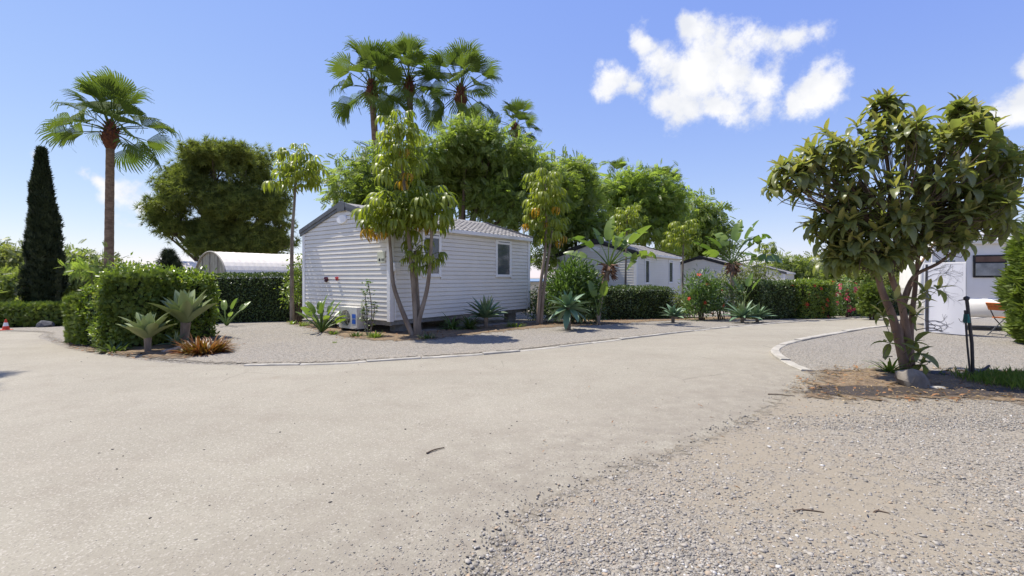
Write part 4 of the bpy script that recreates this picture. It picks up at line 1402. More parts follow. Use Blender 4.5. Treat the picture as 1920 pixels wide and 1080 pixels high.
M_CREAM = plain('cream_plate', (.66, .66, .50), (.58, .58, .44), .5)
p = onhome(-.026, .16, 1.93)
sg = thing('number_sign', 'small cream number plate on the near cabin by its white corner post', 'sign', p, RZ)
MB().box((-.012, -.0, -.16), (0, .30, .12)).build('plate', M_CREAM, sg, bevel=.004)
ik = MB(); ik.add([(-.014, .24, -.12), (-.014, .17, -.12), (-.014, .17, -.07), (-.014, .205, -.035), (-.014, .24, -.07)], [(0, 1, 2, 3, 4)]); ik.build('house_icon', M_ACD, sg)
lt = MB()
for k in range(3):
    y_ = .135 - k * .04
    lt.box((-.0145, y_ - .028, -.11), (-.0125, y_ - .020, -.055)); lt.box((-.0145, y_ - .008, -.11), (-.0125, y_, -.055)); lt.box((-.0145, y_ - .021, -.063), (-.0126, y_ - .007, -.055)); lt.box((-.0145, y_ - .021, -.11), (-.0126, y_ - .007, -.102))
lt.build('lettering', M_ACD, sg)
p = onhome(.0, -.012, 1.55)
bx = thing('meter_box', 'small white electric box on the corner of the near cabin', 'box', p, RZ)
MB().box((.02, -.13, 0), (.22, -.012, .22)).build('case', M_WHITE2, bx, bevel=.012)
MB().box((.035, -.145, .015), (.205, -.131, .10)).build('cover', M_WHITE, bx, bevel=.008)
MB().tube([(.12, -.05, 0), (.12, -.05, -1.20)], .012, 6).build('conduit', M_WHITE, bx)


def butterfly(label, y, z, mat, s):
    r = thing('wall_butterfly', label, 'ornament', onhome(-.014, y, z), RZ)
    for sg_ in (-1, 1):
        for (dy, dz, a, bb) in ((.5, .45, .55, .5), (.38, -.35, .4, .38)):
            n_ = 12; c = [(-.02 - .02 * abs(math.cos(2 * PI * k / n_)), (sg_ * dy + a * math.cos(2 * PI * k / n_)) * s, (dz + bb * math.sin(2 * PI * k / n_)) * s) for k in range(n_)]
            bk = [(-.008, q[1] * .95, q[2] * .95) for q in c]
            MB().add(c + bk, [tuple(range(n_)), tuple(range(2 * n_ - 1, n_ - 1, -1))] + [(k, n_ + k, n_ + (k + 1) % n_, (k + 1) % n_) for k in range(n_)]).build('wing', mat, r)
    MB().tube([(-.025, 0, -.9 * s), (-.03, 0, 0), (-.025, 0, .9 * s)], [.15 * s, .22 * s, .12 * s], 6).build('body', M_ACD, r)


M_MAROON = plain('maroon_paint', (.10, .012, .025), (.06, .01, .018), .4)
M_REDP = plain('red_paint', (.55, .05, .05), (.45, .04, .04), .4)
butterfly('dark maroon butterfly ornament on the end wall of the near cabin', 2.78, 1.33, M_MAROON, .085)
butterfly('small red butterfly ornament on the end wall of the near cabin', 2.25, 1.36, M_REDP, .06)

# ------------------------------------------------------------------ polytunnels
M_TUNNEL = plain('white_corrugated_cover', (.86, .80, .69), (.74, .67, .56), .55, .3, 2, .2, 20, lo=.3, hi=.8)
M_TUNEND = plain('weathered_end_panel', (.44, .41, .31), (.27, .25, .18), .8, .2, 6, .3, 30, stretch=(1, 3, .6))
M_TUNFR = plain('tunnel_frame', (.32, .30, .25), (.24, .22, .18), .6)


def tunnel(label, base, rz, r, hs, L):
    root = thing('polytunnel', label, 'greenhouse', base, rz, 'white polytunnels behind the hedge')
    n = 22; prof = []
    for k in range(n + 1):
        a = PI * k / n; prof.append((-r * math.cos(a), hs + r * .82 * math.sin(a)))
    prof = [(-r, 0)] + prof + [(r, 0)]; m = len(prof); V = []; Fs = []; rows = int(L / .16)
    for i in range(rows + 1):
        x = L * i / rows; q = .014 if i % 2 else 0
        for (y, z) in prof:
            c = np.array([y, z - hs]); l = np.linalg.norm(c) + 1e-9; V.append((x, y + c[0] / l * q, max(z + (c[1] / l * q if z > .05 else 0), 0)))
    for i in range(rows):
        for k in range(m - 1): Fs.append((i * m + k, i * m + k + 1, (i + 1) * m + k + 1, (i + 1) * m + k))
    MB().add(V, Fs, False).build('cover', M_TUNNEL, root)
    MB().add([(.06, y * .985, z * .99) for y, z in prof], [tuple(range(m))]).build('end_wall', M_TUNEND, root)
    MB().tube([(.0, y, z) for y, z in prof], .045, 6).build('end_hoop', M_TUNFR, root)
    for yy in (-r * .45, r * .05, r * .5):
        MB().box((.02, yy, 0), (.055, yy + .05, hs + r * .82 * math.sqrt(max(0, 1 - (yy / r) ** 2)) - .05)).build('stud', M_TUNFR, root)
    MB().box((.015, -r * .95, hs * .98), (.05, r * .95, hs * .98 + .06)).build('rail', M_TUNFR, root)


rt = math.atan2(.8, .6)
p = GX(393, 25.0); tunnel('larger white ribbed polytunnel behind the dark hedge, its end towards the road', (p.x, p.y, p.z), rt, 2.05, 1.35 + .45, 14)
p = GX(330, 31.0); tunnel('smaller white polytunnel further back, mostly hidden by the leafy hedge', (p.x, p.y, p.z), rt, 1.9, 2.05, 12)

# ------------------------------------------------------------------ white shed glimpsed between the cabins
p = GX(1004, 29.0)
sh = thing('shed', 'white shed with a blue roof glimpsed between the two nearest cabins', 'shed', p, .1)
MB().box((-.9, 0, -.1), (.9, 2.4, 1.75)).build('wall', M_WHITE, sh)
MB().prism([(-.15, 1.751), (2.55, 1.90), (2.55, 1.95), (-.15, 1.80)], -1.0, 1.0).build('roof', plain('faded_blue_roof', (.16, .24, .36), (.13, .19, .29), .7), sh)
MB().box((-.3, -.03, 0), (.4, -.002, 1.6)).build('door', M_WHITE2, sh)

# ------------------------------------------------------------------ caravan, screen, chair
M_CAR = plain('caravan_paint', (.85, .825, .77), (.78, .755, .70), .35, .45, 1.2)
M_CARG = plain('caravan_window', (.14, .16, .16), (.30, .32, .31), .12, .6, 2)
M_TYRE = plain('tyre', (.025, .025, .025), (.04, .04, .038), .9)
M_RIM = plain('wheel_rim', (.5, .5, .5), (.4, .4, .4), .4, .5, metal=.5)
cp = GX(1722, 13.2); crz = math.radians(-28)
cv = thing('caravan', 'white touring caravan parked on gravel at the right edge', 'caravan', (cp.x, cp.y, gz(cp.x, cp.y) + .02), crz)
LC, z0c, z1c = 6.2, .36, 2.62
prof = [(.30, z0c), (.10, .62), (0, 1.1), (.03, 1.7), (.22, 2.3), (.55, z1c), (LC - .55, z1c), (LC - .15, 2.2), (LC, 1.5), (LC - .05, .7), (LC - .25, z0c)]
n = len(prof); Wc = 2.2
b = MB(); b.add([(x, 0, z) for x, z in prof] + [(x, Wc, z) for x, z in prof], [tuple(range(n))[::-1], tuple(range(n, 2 * n))] + [(k, (k + 1) % n, n + (k + 1) % n, n + k) for k in range(n)])
b.build('body', M_CAR, cv, bevel=.05)
sk = MB(); sk.add([(.25, -.002, z0c + .02), (.25, -.06, .45), (.25, -.075, .68), (.25, -.06, .82), (.25, -.002, .86), (LC - .3, -.002, z0c + .02), (LC - .3, -.06, .45), (LC - .3, -.075, .68), (LC - .3, -.06, .82), (LC - .3, -.002, .86)], [(k, k + 5, k + 6, k + 1) for k in range(4)] + [(0, 1, 2, 3, 4), (9, 8, 7, 6, 5)], True)
sk.build('side_skirt', M_CAR, cv)
for (wx0, wx1, wz0, wz1) in ((1.13, 1.80, 1.42, 2.02),):
    fr = MB().box((wx0, -.035, wz0), (wx1, .0, wz1)).build('window', M_ACD, cv, bevel=.03)
    MB().box((wx0 + .05, -.045, wz0 + .05), (wx1 - .05, -.036, wz1 - .22)).build('pane', M_CARG, fr, bevel=.012)
    MB().box((wx0 + .05, -.043, wz1 - .18), (wx1 - .05, -.036, wz1 - .04)).build('blind', plain('brown_blind', (.17, .10, .07), (.12, .07, .05), .6), fr)
fr = MB().box((.28, -.022, .55), (.85, -.001, 2.2)).build('door', M_CAR, cv, bevel=.02)
MB().box((.36, -.034, 1.25), (.77, -.023, 1.9)).build('pane', M_CARG, fr, bevel=.02)
rf = MB()
for k in range(7): rf.prism([(.02 + k * .28, z1c + .001), (.25 + k * .28, z1c + .001), (.22 + k * .28, z1c + .03), (.05 + k * .28, z1c + .03)], .6, LC - .6)
rf.build('roof_rib', M_CAR, cv)
MB().prism([(-.001, 2.30), (-.10, 2.32), (-.12, 2.40), (-.06, 2.46), (-.001, 2.46)], .9, 5.2).build('awning_case', M_WHITE2, cv, bevel=.01)
wh = MB().tube([(2.2, .02, .32), (2.2, .20, .32)], .32, 24).build('wheel', M_TYRE, cv)
MB().tube([(2.2, .005, .32), (2.2, .03, .32)], .17, 16).build('rim', M_RIM, wh)
ar = MB(); m_ = 14
arc = [(2.2 + .42 * math.cos(PI * k / m_), .32 + .42 * math.sin(PI * k / m_)) for k in range(m_ + 1)]
ar.add([(x, -.082, z) for x, z in arc], [tuple(range(m_ + 1))[::-1]]); ar.build('wheel_arch', M_ACD, cv)
for xs_ in (.7, 5.4): MB().box((xs_, .3, -.02), (xs_ + .06, .36, z0c + .02)).build('corner_steady', M_CHASSIS, cv)

# hanging cloth screen printed with a bare tree
M_CLOTH = leafmat('white_cloth', (.70, .70, .74), (.74, .74, .78), None, .9, .1, .25, 1.0, (1, 1, 1))
M_PRINT = plain('black_print', (.06, .06, .07), (.03, .03, .035), .9)
a = GX(1733, 12.0); a.z = gz(a.x, a.y); b_ = GX(1811, 11.2)
dv = (b_ - a); dv.z = 0; Ls = dv.length; srz = math.atan2(dv.y, dv.x)
sc = thing('cloth_screen', 'white cloth screen printed with a black bare tree, hung before the caravan', 'screen', (a.x, a.y, a.z), srz)
nx_, nz_ = 14, 10; V = []
wav = lambda x, z: .015 * math.sin(x * 9) * (1.2 - z / 1.8) + .02 * math.sin(z * 2 + x * 3)
for j in range(nz_ + 1):
    for i in range(nx_ + 1):
        x = Ls * i / nx_; z = .05 + 1.72 * j / nz_; V.append((x, wav(x, z), z))
MB().add(V, [(j * (nx_ + 1) + i, j * (nx_ + 1) + i + 1, (j + 1) * (nx_ + 1) + i + 1, (j + 1) * (nx_ + 1) + i) for j in range(nz_) for i in range(nx_)], True).build('cloth', M_CLOTH, sc)
pr = MB(); rs = random.Random(12)


def ribbon(P, w0, w1):
    L = []
    for i, (x, z) in enumerate(P):
        t = i / (len(P) - 1); dx, dz = (P[min(i + 1, len(P) - 1)][0] - P[max(i - 1, 0)][0], P[min(i + 1, len(P) - 1)][1] - P[max(i - 1, 0)][1]); l = math.hypot(dx, dz) + 1e-9
        w = w0 + (w1 - w0) * t; L.append(((x - dz / l * w, z + dx / l * w), (x + dz / l * w, z - dx / l * w)))
    for (p0, p1), (q0, q1) in zip(L[:-1], L[1:]):
        pr.add([(x, wav(x, z) - .006, z) for x, z in (p0, p1, q1, q0)], [(0, 1, 2, 3)])


def branch(x, z, a, L, w, d):
    P = [(x, z)]
    for k in range(5):
        a += rs.uniform(-.35, .35); x = min(max(x + math.cos(a) * L / 5, .015), Ls - .05); z = min(max(z + math.sin(a) * L / 5, .08), 1.74); P.append((x, z))
    ribbon(P, w, w * .55)
    if d > 0:
        for k in range(2 if d < 3 else 3):
            q = P[rs.randrange(2, 6)]; branch(q[0], q[1], a + rs.uniform(-.9, .9), L * .72, w * .55, d - 1)


ribbon([(.06, .06), (.05, .4), (.055, .9), (.045, 1.3), (.06, 1.75)], .034, .026)
for zz in (1.12, 1.2, 1.3, 1.42, 1.55): branch(.06, zz, rs.uniform(.1, .5), .42, .0065, 3)
for zz in (.1, .16, .24, .32): branch(.05, zz, rs.uniform(-.45, .0), .30, .010, 2)
pr.build('tree_print', M_PRINT, sc)
for xx in (0.0, Ls): MB().tube([(xx, .012, -.05), (xx, .012, 1.80)], .012, 6).build('pole', M_WHITE, sc)
MB().tube([(0, .012, 1.78), (Ls, .012, 1.78)], .010, 6).build('rail', M_WHITE, sc)

# folding chair
M_ORANGE = plain('orange_wood', (.62, .17, .025), (.50, .12, .02), .5, .3, 5, stretch=(1, 8, 1))
M_STEEL = plain('dark_steel', (.045, .05, .06), (.03, .033, .04), .4, .5, metal=.5)
p = GX(1888, 11.3)
ch = thing('folding_chair', 'folding chair with orange wooden seat and back beside the caravan', 'chair', p, 0)
for yy in (-.20, .20):
    MB().tube([(-.27, yy, .01), (.20, yy, .45)], .012, 6).build('leg', M_STEEL, ch)
    MB().tube([(.25, yy * .86, .01), (-.12, yy * .86, .42), (-.30, yy * .86, .80)], .012, 6).build('leg', M_STEEL, ch)
for k in range(5): MB().box((-.17 + k * .085, -.185, .435), (-.095 + k * .085, .185, .458)).build('seat_slat', M_ORANGE, ch)
Mb = Matrix.Translation((-.236, 0, .63)) @ Matrix.Rotation(-.42, 4, 'Y')
for k in range(2): MB().box((-.02, -.185, .005 + k * .10), (.004, .185, .095 + k * .10), Mb).build('back_slat', M_ORANGE, ch)
MB().tube([(-.22, -.2, .06), (-.22, .2, .06)], .008, 6).tube([(.21, -.172, .05), (.21, .172, .05)], .008, 6).build('cross_bar', M_STEEL, ch)

# parasol stand post with cords
M_POLE = plain('black_metal', (.022, .022, .024), (.035, .03, .03), .5, .4)
M_TEAL = plain('teal_tape', (.01, .14, .11), (.01, .10, .08), .6)
p = G(1825, 712)
po = thing('stake', 'black metal stake tied with cord and teal tape, standing in the soil', 'stake', p, 0)
MB().tube([(0, 0, -.1), (-.02, 0, .5), (-.09, 0, 1.10)], .020, 8).build('post', M_POLE, po)
MB().tube([(-.045, -.01, .0), (-.085, 0, .5), (-.115, 0, .95)], .012, 6).build('rod', M_POLE, po)
MB().tube([(-.09, 0, .78), (-.092, 0, .83), (-.097, 0, .90)], [.040, .036, .026], 8).build('tape', M_TEAL, po)
hd = MB().tube([(-.09, 0, 1.09), (-.095, 0, 1.125), (-.10, 0, 1.14)], [.03, .036, .016], 8); hd.tube([(-.09, 0, 1.10), (-.20, 0, 1.085)], .006, 5); hd.build('clamp', M_POLE, po)
for k in range(4):
    MB().tube(spline([(-.09, -.02, .92 + .03 * k), (-.12 - .02 * k, -.03, .80), (-.13 - .03 * k, -.02, .72 + .04 * k)], 4), .003, 4).build('cord', M_POLE, po)
MB().tube([(-.02, 0, .03), (.34, .12, .17)], .016, 6).build('foot', M_POLE, po)

# ------------------------------------------------------------------ traffic cone, small bits far left and right
M_CONE = plain('cone_red', (.72, .075, .03), (.62, .06, .025), .5)
p = G(11, 619.5)
co = thing('traffic_cone', 'small red and white traffic cone by the far left hedge', 'cone', p, 0)
MB().box((-.13, -.13, 0), (.13, .13, .03)).build('base', M_CONE, co, bevel=.008)
MB().tube([(0, 0, .03), (0, 0, .15)], [.10, .072], 16).tube([(0, 0, .27), (0, 0, .38)], [.045, .02], 16).build('cone', M_CONE, co)
MB().tube([(0, 0, .15), (0, 0, .27)], [.0735, .0465], 16).build('white_band', M_WHITE2, co)
M_ROCK = plain('rock', (.24, .21, .17), (.12, .105, .085), .9, .2, 4, .8, 18, lo=.3, hi=.7)
M_ROCKD = plain('dark_rock', (.13, .135, .14), (.07, .07, .075), .9, .2, 4, .8, 18)
p = G(84, 614); one_stone(p, (.34, .25, .20), 5, 'rock', 'dark grey boulder at the end of the far left hedge', M_ROCKD)
p = G(1712, 727); one_stone(p, (.19, .15, .19), 2, 'rock', 'angular grey-brown rock at the foot of the large-leaved tree', M_ROCK, .55)
p = G(1760, 731); one_stone(p, (.10, .07, .04), 8, 'rock', 'small pale flat stone among dead leaves right of the angular rock', M_KERB, .5)
p = G(1762, 704); one_stone(p, (.13, .09, .06), 9, 'rock', 'low dark stone in the shade behind the angular rock', M_ROCKD, .5)
p = G(85, 606)
wp = thing('marker_post', 'short white marker post beside the far left hedge', 'post', p, 0)
MB().tube([(0, 0, -.05), (0, 0, .40)], .025, 8).build('post', M_WHITE, wp); MB().box((-.05, -.03, .36), (.05, .03, .47)).build('lamp_head', M_WHITE2, wp, bevel=.01)
p = G(1529, 596)
wl = thing('ground_light', 'small white ground light at the road edge below the flowering hedge', 'light', p, 0)
MB().box((-.12, -.1, 0), (.12, .1, .14)).build('case', M_WHITE, wl, bevel=.02); MB().box((-.07, -.104, .04), (.07, -.101, .11)).build('lens', M_CARG, wl)
# driftwood
M_DRIFT = plain('driftwood', (.40, .34, .27), (.26, .21, .16), .9, .2, 6, .5, 40, stretch=(6, 1, 1))
p = G(335, 661)
MBd = MB().tube(spline([(-.28, -.05, .02), (-.1, -.02, .05), (.06, .02, .10), (.16, .06, .17)], 5), list(np.linspace(.03, .055, 16)), 8).tube(spline([(.05, .01, .09), (.12, -.06, .06), (.15, -.10, .01)], 4), list(np.linspace(.045, .05, 9)), 8)
o = MBd.build('driftwood', M_DRIFT, None, p); tag(o, 'weathered pale root lying beside the bronze-leaved clump', 'wood')
M_LOQBARK = plain('reddish_bark', (.25, .165, .115), (.14, .09, .065), .85, .2, 7, .5, 35, stretch=(1, 1, .3))
# ------------------------------------------------------------------ planting
def LB(px, py, Y, rx, rz, ry=None, dy=0.0):
    c = AT(px, py, Y + dy); k = Y / F
    return ((c.x, c.y, c.z), (rx * k, (ry if ry else max(rx, rz)) * k, rz * k))


# big feathery trees behind the cabins
leafy_tree('feathery_tree', 'largest broad green tree rising behind the nearest grey cabin', GX(870, 21.5),
           [LB(660, 335, 21, 40, 48), LB(640, 365, 21, 24, 25), LB(725, 325, 21, 60, 50), LB(740, 380, 21, 70, 45), LB(825, 300, 21, 75, 50), LB(920, 290, 21, 72, 46), LB(870, 262, 21, 60, 30), LB(995, 335, 21, 64, 50), LB(1040, 360, 21.5, 40, 40), LB(690, 395, 21, 50, 30),
            LB(960, 385, 21, 95, 48), LB(800, 355, 21.6, 70, 55), LB(905, 350, 22.5, 60, 50)],
           5400, (PIN, PINF), .37, M_TIPU, .24, M_BARK, fork=.42, seed=3, per=3, spread=.2, gap=.27, gf=1.5, shell=(.45, 1.08), puff=7, frac=.40)
leafy_tree('feathery_tree', 'olive green rounded tree just right of the largest tree, behind an umbrella tree', GX(1080, 24.5),
           [LB(1078, 330, 24, 42, 34), LB(1045, 370, 24, 45, 45), LB(1090, 385, 24, 45, 50), LB(1075, 425, 24, 55, 30), LB(1015, 430, 24, 30, 40), LB(1035, 480, 24, 40, 30), LB(1115, 430, 24, 30, 30)],
           2000, (PIN, PINF), .38, M_TIPU, .18, M_BARK, seed=5, per=3, spread=.2, gap=.15, shell=(.45, 1.02), puff=5)
leafy_tree('feathery_tree', 'bright light green feathery tree behind the second grey cabin', GX(1200, 32),
           [LB(1165, 365, 31, 48, 38), LB(1215, 350, 31, 48, 30), LB(1245, 385, 31, 40, 38), LB(1160, 420, 31, 48, 42), LB(1220, 430, 31, 60, 42), LB(1190, 395, 32, 60, 40)],
           2300, (PIN, PINF), .48, M_TIPU2, .2, M_BARK, seed=8, per=3, spread=.28, gap=.2, shell=(.4, 1.05), puff=5)
leafy_tree('feathery_tree', 'loose open tree with reaching twigs behind the third grey cabin', GX(1310, 37),
           [LB(1300, 405, 36, 28, 28), LB(1335, 425, 36, 25, 22), LB(1290, 450, 36, 40, 30), LB(1330, 460, 36, 38, 26), LB(1345, 395, 36, 14, 8), LB(1312, 378, 36, 9, 9)],
           900, (PIN4, PIN4F), .55, M_TIPU, .15, M_BARK, seed=11, per=3, spread=.35, gap=.2, shell=(.3, 1.1))
# trees far right beyond the flowering hedges
for k, (x, y, Y, rx, rz, m, lab) in enumerate(((1475, 508, 50, 45, 24, M_FAR2, 'rounded distant tree above the farthest cabin roof'), (1535, 505, 56, 55, 24, M_FAR, 'broad yellowish distant tree behind the flowering hedge'),
                                               (1595, 516, 52, 45, 22, M_FAR2, 'low distant tree just left of the large-leaved tree'), (1655, 505, 44, 50, 38, M_FAR2, 'distant dark tree seen between the stems of the large-leaved tree'),
                                               (1712, 505, 40, 40, 40, M_FAR, 'distant tree partly behind the caravan'))):
    leafy_tree('distant_tree', lab, GX(x, Y + .5), [LB(x, y, Y, rx * .62, rz), LB(x - rx * .5, y + 6, Y, rx * .5, rz * .8), LB(x + rx * .5, y + 8, Y, rx * .5, rz * .75), LB(x, y + rz * 1.1, Y, rx * .95, rz * .9)],
               700, (PIN4, PIN4F), .75, m, .2, M_BARK, group='distant trees on the right', seed=20 + k, per=3, spread=.4, gap=.05, shell=(.3, 1.05), sub=2)
# left background
leafy_tree('pine_tree', 'large dark rounded pine behind the white polytunnels', GX(415, 36),
           [LB(350, 330, 35, 34, 28), LB(402, 298, 35, 55, 28), LB(462, 320, 35, 55, 40), LB(318, 385, 35, 32, 26), LB(375, 370, 35, 68, 44), LB(450, 385, 35, 62, 42), LB(505, 385, 35, 34, 40), LB(335, 428, 35, 38, 18), LB(405, 435, 35.5, 50, 30), LB(480, 445, 35, 48, 26), LB(515, 450, 35, 22, 14), LB(420, 462, 35, 60, 16), LB(490, 465, 35, 40, 12), LB(298, 345, 35, 16, 10), LB(300, 412, 35, 24, 9), LB(286, 388, 35, 14, 7), LB(312, 440, 35, 18, 7), LB(530, 425, 35, 16, 9), LB(540, 460, 35, 12, 6)],
           5600, (TUFT, TUFTF), .44, M_PINE, .32, M_BARK, seed=14, per=3, spread=.22, gap=.32, gf=1.3, shell=(.6, 1.05), droop=-.35, fork=.3, sub=5, puff=7, frac=.40)
for k, (x, y, Y, rx, rz, m, lab) in enumerate(((20, 500, 30, 55, 34, M_FAR, 'pale olive tree left of the cypress'), (28, 545, 26, 48, 28, M_FAR2, 'low spreading tree left of the cypress foot'), (-60, 480, 30, 60, 45, M_FAR2, 'darker tree at the extreme left edge'), (135, 505, 30, 60, 28, M_FAR2, 'bushy distant tree right of the cypress'), (190, 515, 32, 60, 22, M_FAR, 'low distant tree behind the tall single palm'))):
    leafy_tree('distant_tree', lab, GX(x, Y + .5), [LB(x, y, Y, rx * .62, rz), LB(x - rx * .55, y + 10, Y, rx * .5, rz * .75), LB(x + rx * .5, y + 12, Y, rx * .5, rz * .75), LB(x, y + rz * 1.1, Y, rx * .95, rz * .85)],
               750, (PIN4, PIN4F), .5, m, .14, M_BARK, group='trees on the left horizon', seed=40 + k, per=3, spread=.3, gap=.12, shell=(.3, 1.08), sub=3)
leafy_tree('sapling', 'light feathery sapling standing above the hedge beside the tall single palm', GX(175, 15.0), [LB(172, 508, 15, 28, 9), LB(200, 486, 15, 12, 5), LB(145, 502, 15, 14, 6)],
           60, (PIN, PINF), .26, M_TIPU2, .03, M_BARK, seed=51, per=2, spread=.10, gap=.2, shell=(.3, 1.1), cat='tree')
leafy_tree('small_conifer', 'small dark conifer tip beside the smaller polytunnel', GX(318, 30), [LB(318, 505, 30, 18, 10), LB(318, 492, 30, 13, 8), LB(318, 480, 30, 7, 10)], 260, (TUFT, TUFTF), .35, M_CYP, .07, M_BARK, seed=52, per=2, spread=.08, gap=.1, droop=.1)

# cypress
cb = GX(80, 19.5); kx = 19.5 / F
root = thing('cypress', 'tall narrow dark cypress standing alone on the left', 'tree', cb, 0)
n = 10000; hgt = H + (HOR - 286) * kx - cb.z; t = rng.random(n) ** .8
rad = np.interp(t, [0, .06, .2, .45, .7, .88, 1], [.14, .44, .56, .50, .33, .12, .0]) * .95
ang = rng.uniform(0, 2 * PI, n)
P0 = np.column_stack([np.cos(ang), np.sin(ang), t * 5.0]); rr = rad * (  .70 + .34 * rng.random(n) + .42 * wob(P0 * np.array([1.5, 1.5, 1]), 2.1, 4))
P = np.column_stack([np.cos(ang) * rr + .05 * np.sin(t * 5), np.sin(ang) * rr, .15 + t * (hgt - .1)])
d = np.column_stack([np.cos(ang) * .35, np.sin(ang) * .35, np.full(n, .9)]) + rng.normal(0, .25, (n, 3)); nm = np.column_stack([np.cos(ang), np.sin(ang), np.full(n, .3)]) + rng.normal(0, .5, (n, 3))
V, Fc, r = scatter(SPRAY, SPRAYF, P, frames(d, nm), rng.uniform(.15, .32, n))
link('crown', mesh_arrays('crown', V, Fc, False, r), root, (0, 0, 0), M_CYP)
MB().tube([(0, 0, -.2), (0, 0, hgt * .5), (0.05, 0, hgt * .95)], [.16, .10, .02], 8).build('trunk', M_BARK, root)

# fan palms
pb = GX(203, 17.6); fan_palm('tall single fan palm with a swollen brown head, left of the pine', pb, AT(207, 243, 17.6), .150, 30, 1.02, seed=4, low=-34)
for k, (bx_, tx, ty, Y, lab, s, bend) in enumerate(((712, 697, 164, 26, 'left fan palm of the three above the largest tree', 1.0, .12), (778, 767, 156, 27, 'middle fan palm of the three, with an orange patch at its head', .98, .05), (868, 864, 172, 26, 'right fan palm of the three above the largest tree', 1.0, 0))):
    fan_palm(lab, GX(bx_, Y), AT(tx, ty, Y), .20, 27, s * 1.25, group='fan palms behind the largest tree', seed=31 + 4 * k, low=-52, bend=bend)
fan_palm('shorter fan palm showing only its crown at the right shoulder of the largest tree', GX(968, 27), AT(966, 240, 27), .18, 20, .85, seed=15, low=-40)
fan_palm('distant fan palm crown above the light green feathery tree, left one of two', GX(1158, 42), AT(1160, 335, 42), .18, 18, .9, group='distant fan palms', seed=17)
fan_palm('distant fan palm crown above the light green feathery tree, right one of two', GX(1245, 40), AT(1246, 352, 40), .18, 22, 1.0, group='distant fan palms', seed=18)
p = Vector((-11.6, 7.6, gz(-11.6, 7.6)))
fan_palm('tall fan palm beyond the left edge, throwing its shadow on the road', p, (-11.6, 7.6, 8.1), .17, 18, .8, seed=22)

# ------------------------------------------------------------------ umbrella trees
p = G(780, 630); Y = p.y
A = lambda x, y, dy=0: AT(x, y, Y + dy)
umbrella_tree('multi-stemmed umbrella tree with yellowing leaves at the corner of the nearest cabin', p,
              [[A(776, 634), A(757, 590), A(738, 535), A(733, 480, .1), A(728, 415, .1)], [A(781, 634), A(777, 560), A(770, 480), A(764, 420, .1), A(757, 340, .2), A(747, 235, .2)],
               [A(784, 634), A(786, 600), A(802, 535), A(809, 450, -.1), A(808, 395, -.1)], [A(786, 628, .1), A(783, 560, .2), A(778, 470, .2)]],
              [(A(724, 398, .1), 24, 1.12, .55, .10, 1.22), (A(735, 372, -.25), 18, 1.1, .35, .05, 1.2), (A(765, 388, -.2), 20, 1.05, .5, .09, 1.2), (A(804, 376, -.1), 26, 1.1, .6, .08, 1.22), (A(790, 360, .3), 14, 1.1, .4, .05, 1.2),
               (A(745, 218, .2), 18, .85, .45, .0, 1.05), (A(747, 252, .2), 20, 1.0, .5, .04, 1.15), (A(748, 290, .2), 22, 1.05, .65, .08, 1.2), (A(780, 458, .2), 16, .85, .5, .10, .95), (A(805, 480, -.1), 8, .85, .3, .1, .95)], seed=4, r0=.055)
p = G(548, 608); Y = p.y
umbrella_tree('tall slender umbrella tree left of the nearest cabin', p, [[A(548, 612), A(547, 520), A(548, 440), A(552, 380), A(556, 300)]],
              [(A(556, 276), 12, .9, .35, .0, 1.05), (A(540, 296, .3), 14, 1.1, .5, 0, 1.15), (A(574, 300, -.3), 14, 1.1, .55, 0, 1.15), (A(552, 318, -.3), 16, 1.2, .6, .03, 1.2), (A(562, 312, .5), 14, 1.1, .6, 0, 1.15)], seed=6, r0=.06)
p = GX(1010, 14.6); Y = p.y
umbrella_tree('two-stemmed umbrella tree with orange dying leaves, right of the nearest cabin', p, [[AT(1008, 606, Y), A(1013, 540), A(1022, 470), A(1024, 410), A(1022, 345)], [AT(1014, 606, Y + .1), A(1020, 540), A(1030, 470), A(1036, 430)]],
              [(A(1018, 328), 22, .9, .5, .0, 1.2), (A(1022, 365), 24, 1.0, .6, .04, 1.25), (A(1006, 395), 11, .85, .5, .22, 1.1), (A(1036, 418), 18, .95, .6, .06, 1.1)], seed=9, r0=.05)
p = GX(1172, 22.5); Y = 20.5; p = GX(1172, Y)
umbrella_tree('umbrella tree rising behind the tall paddle-leaf plant, before the second cabin', p, [[GX(1172, Y), A(1173, 520), A(1176, 400)]], [(A(1178, 392), 18, 1.1, .5, 0, 1.1), (A(1176, 415), 14, 1.1, .5, 0, 1.1)], seed=12, r0=.05)
Y = 21.5; p = GX(1281, Y)
umbrella_tree('pale umbrella tree between the second and third cabins', p, [[GX(1281, Y), A(1280, 520), A(1282, 430)]], [(A(1282, 418), 16, 1.1, .5, 0, 1.15), (A(1272, 438), 14, 1.1, .5, 0, 1.1), (A(1292, 445), 8, 1.0, .4, 0, 1.0)], seed=13, r0=.05)
Y = 21.0; p = GX(1436, Y)
umbrella_tree('small round umbrella tree standing against the sky above the dark hedge', p, [[GX(1436, Y), A(1434, 540), A(1436, 465)]], [(A(1437, 458), 15, 1.0, .35, 0, .9), (A(1436, 470), 12, 1.05, .35, 0, .9)], seed=14, r0=.04)

# ------------------------------------------------------------------ hedges
def hedge_f(name, label, pa, pb, w, h, *a, **k):
    A_, B_ = G(*pa), G(*pb); d = (B_ - A_).normalized(); nn = Vector((-d.y, d.x, 0)); nn.normalize()
    A_ += nn * w / 2; B_ += nn * w / 2; A_.z = gz(A_.x, A_.y); B_.z = gz(B_.x, B_.y)
    return hedge(name, label, A_, B_, w, h, *a, **k)


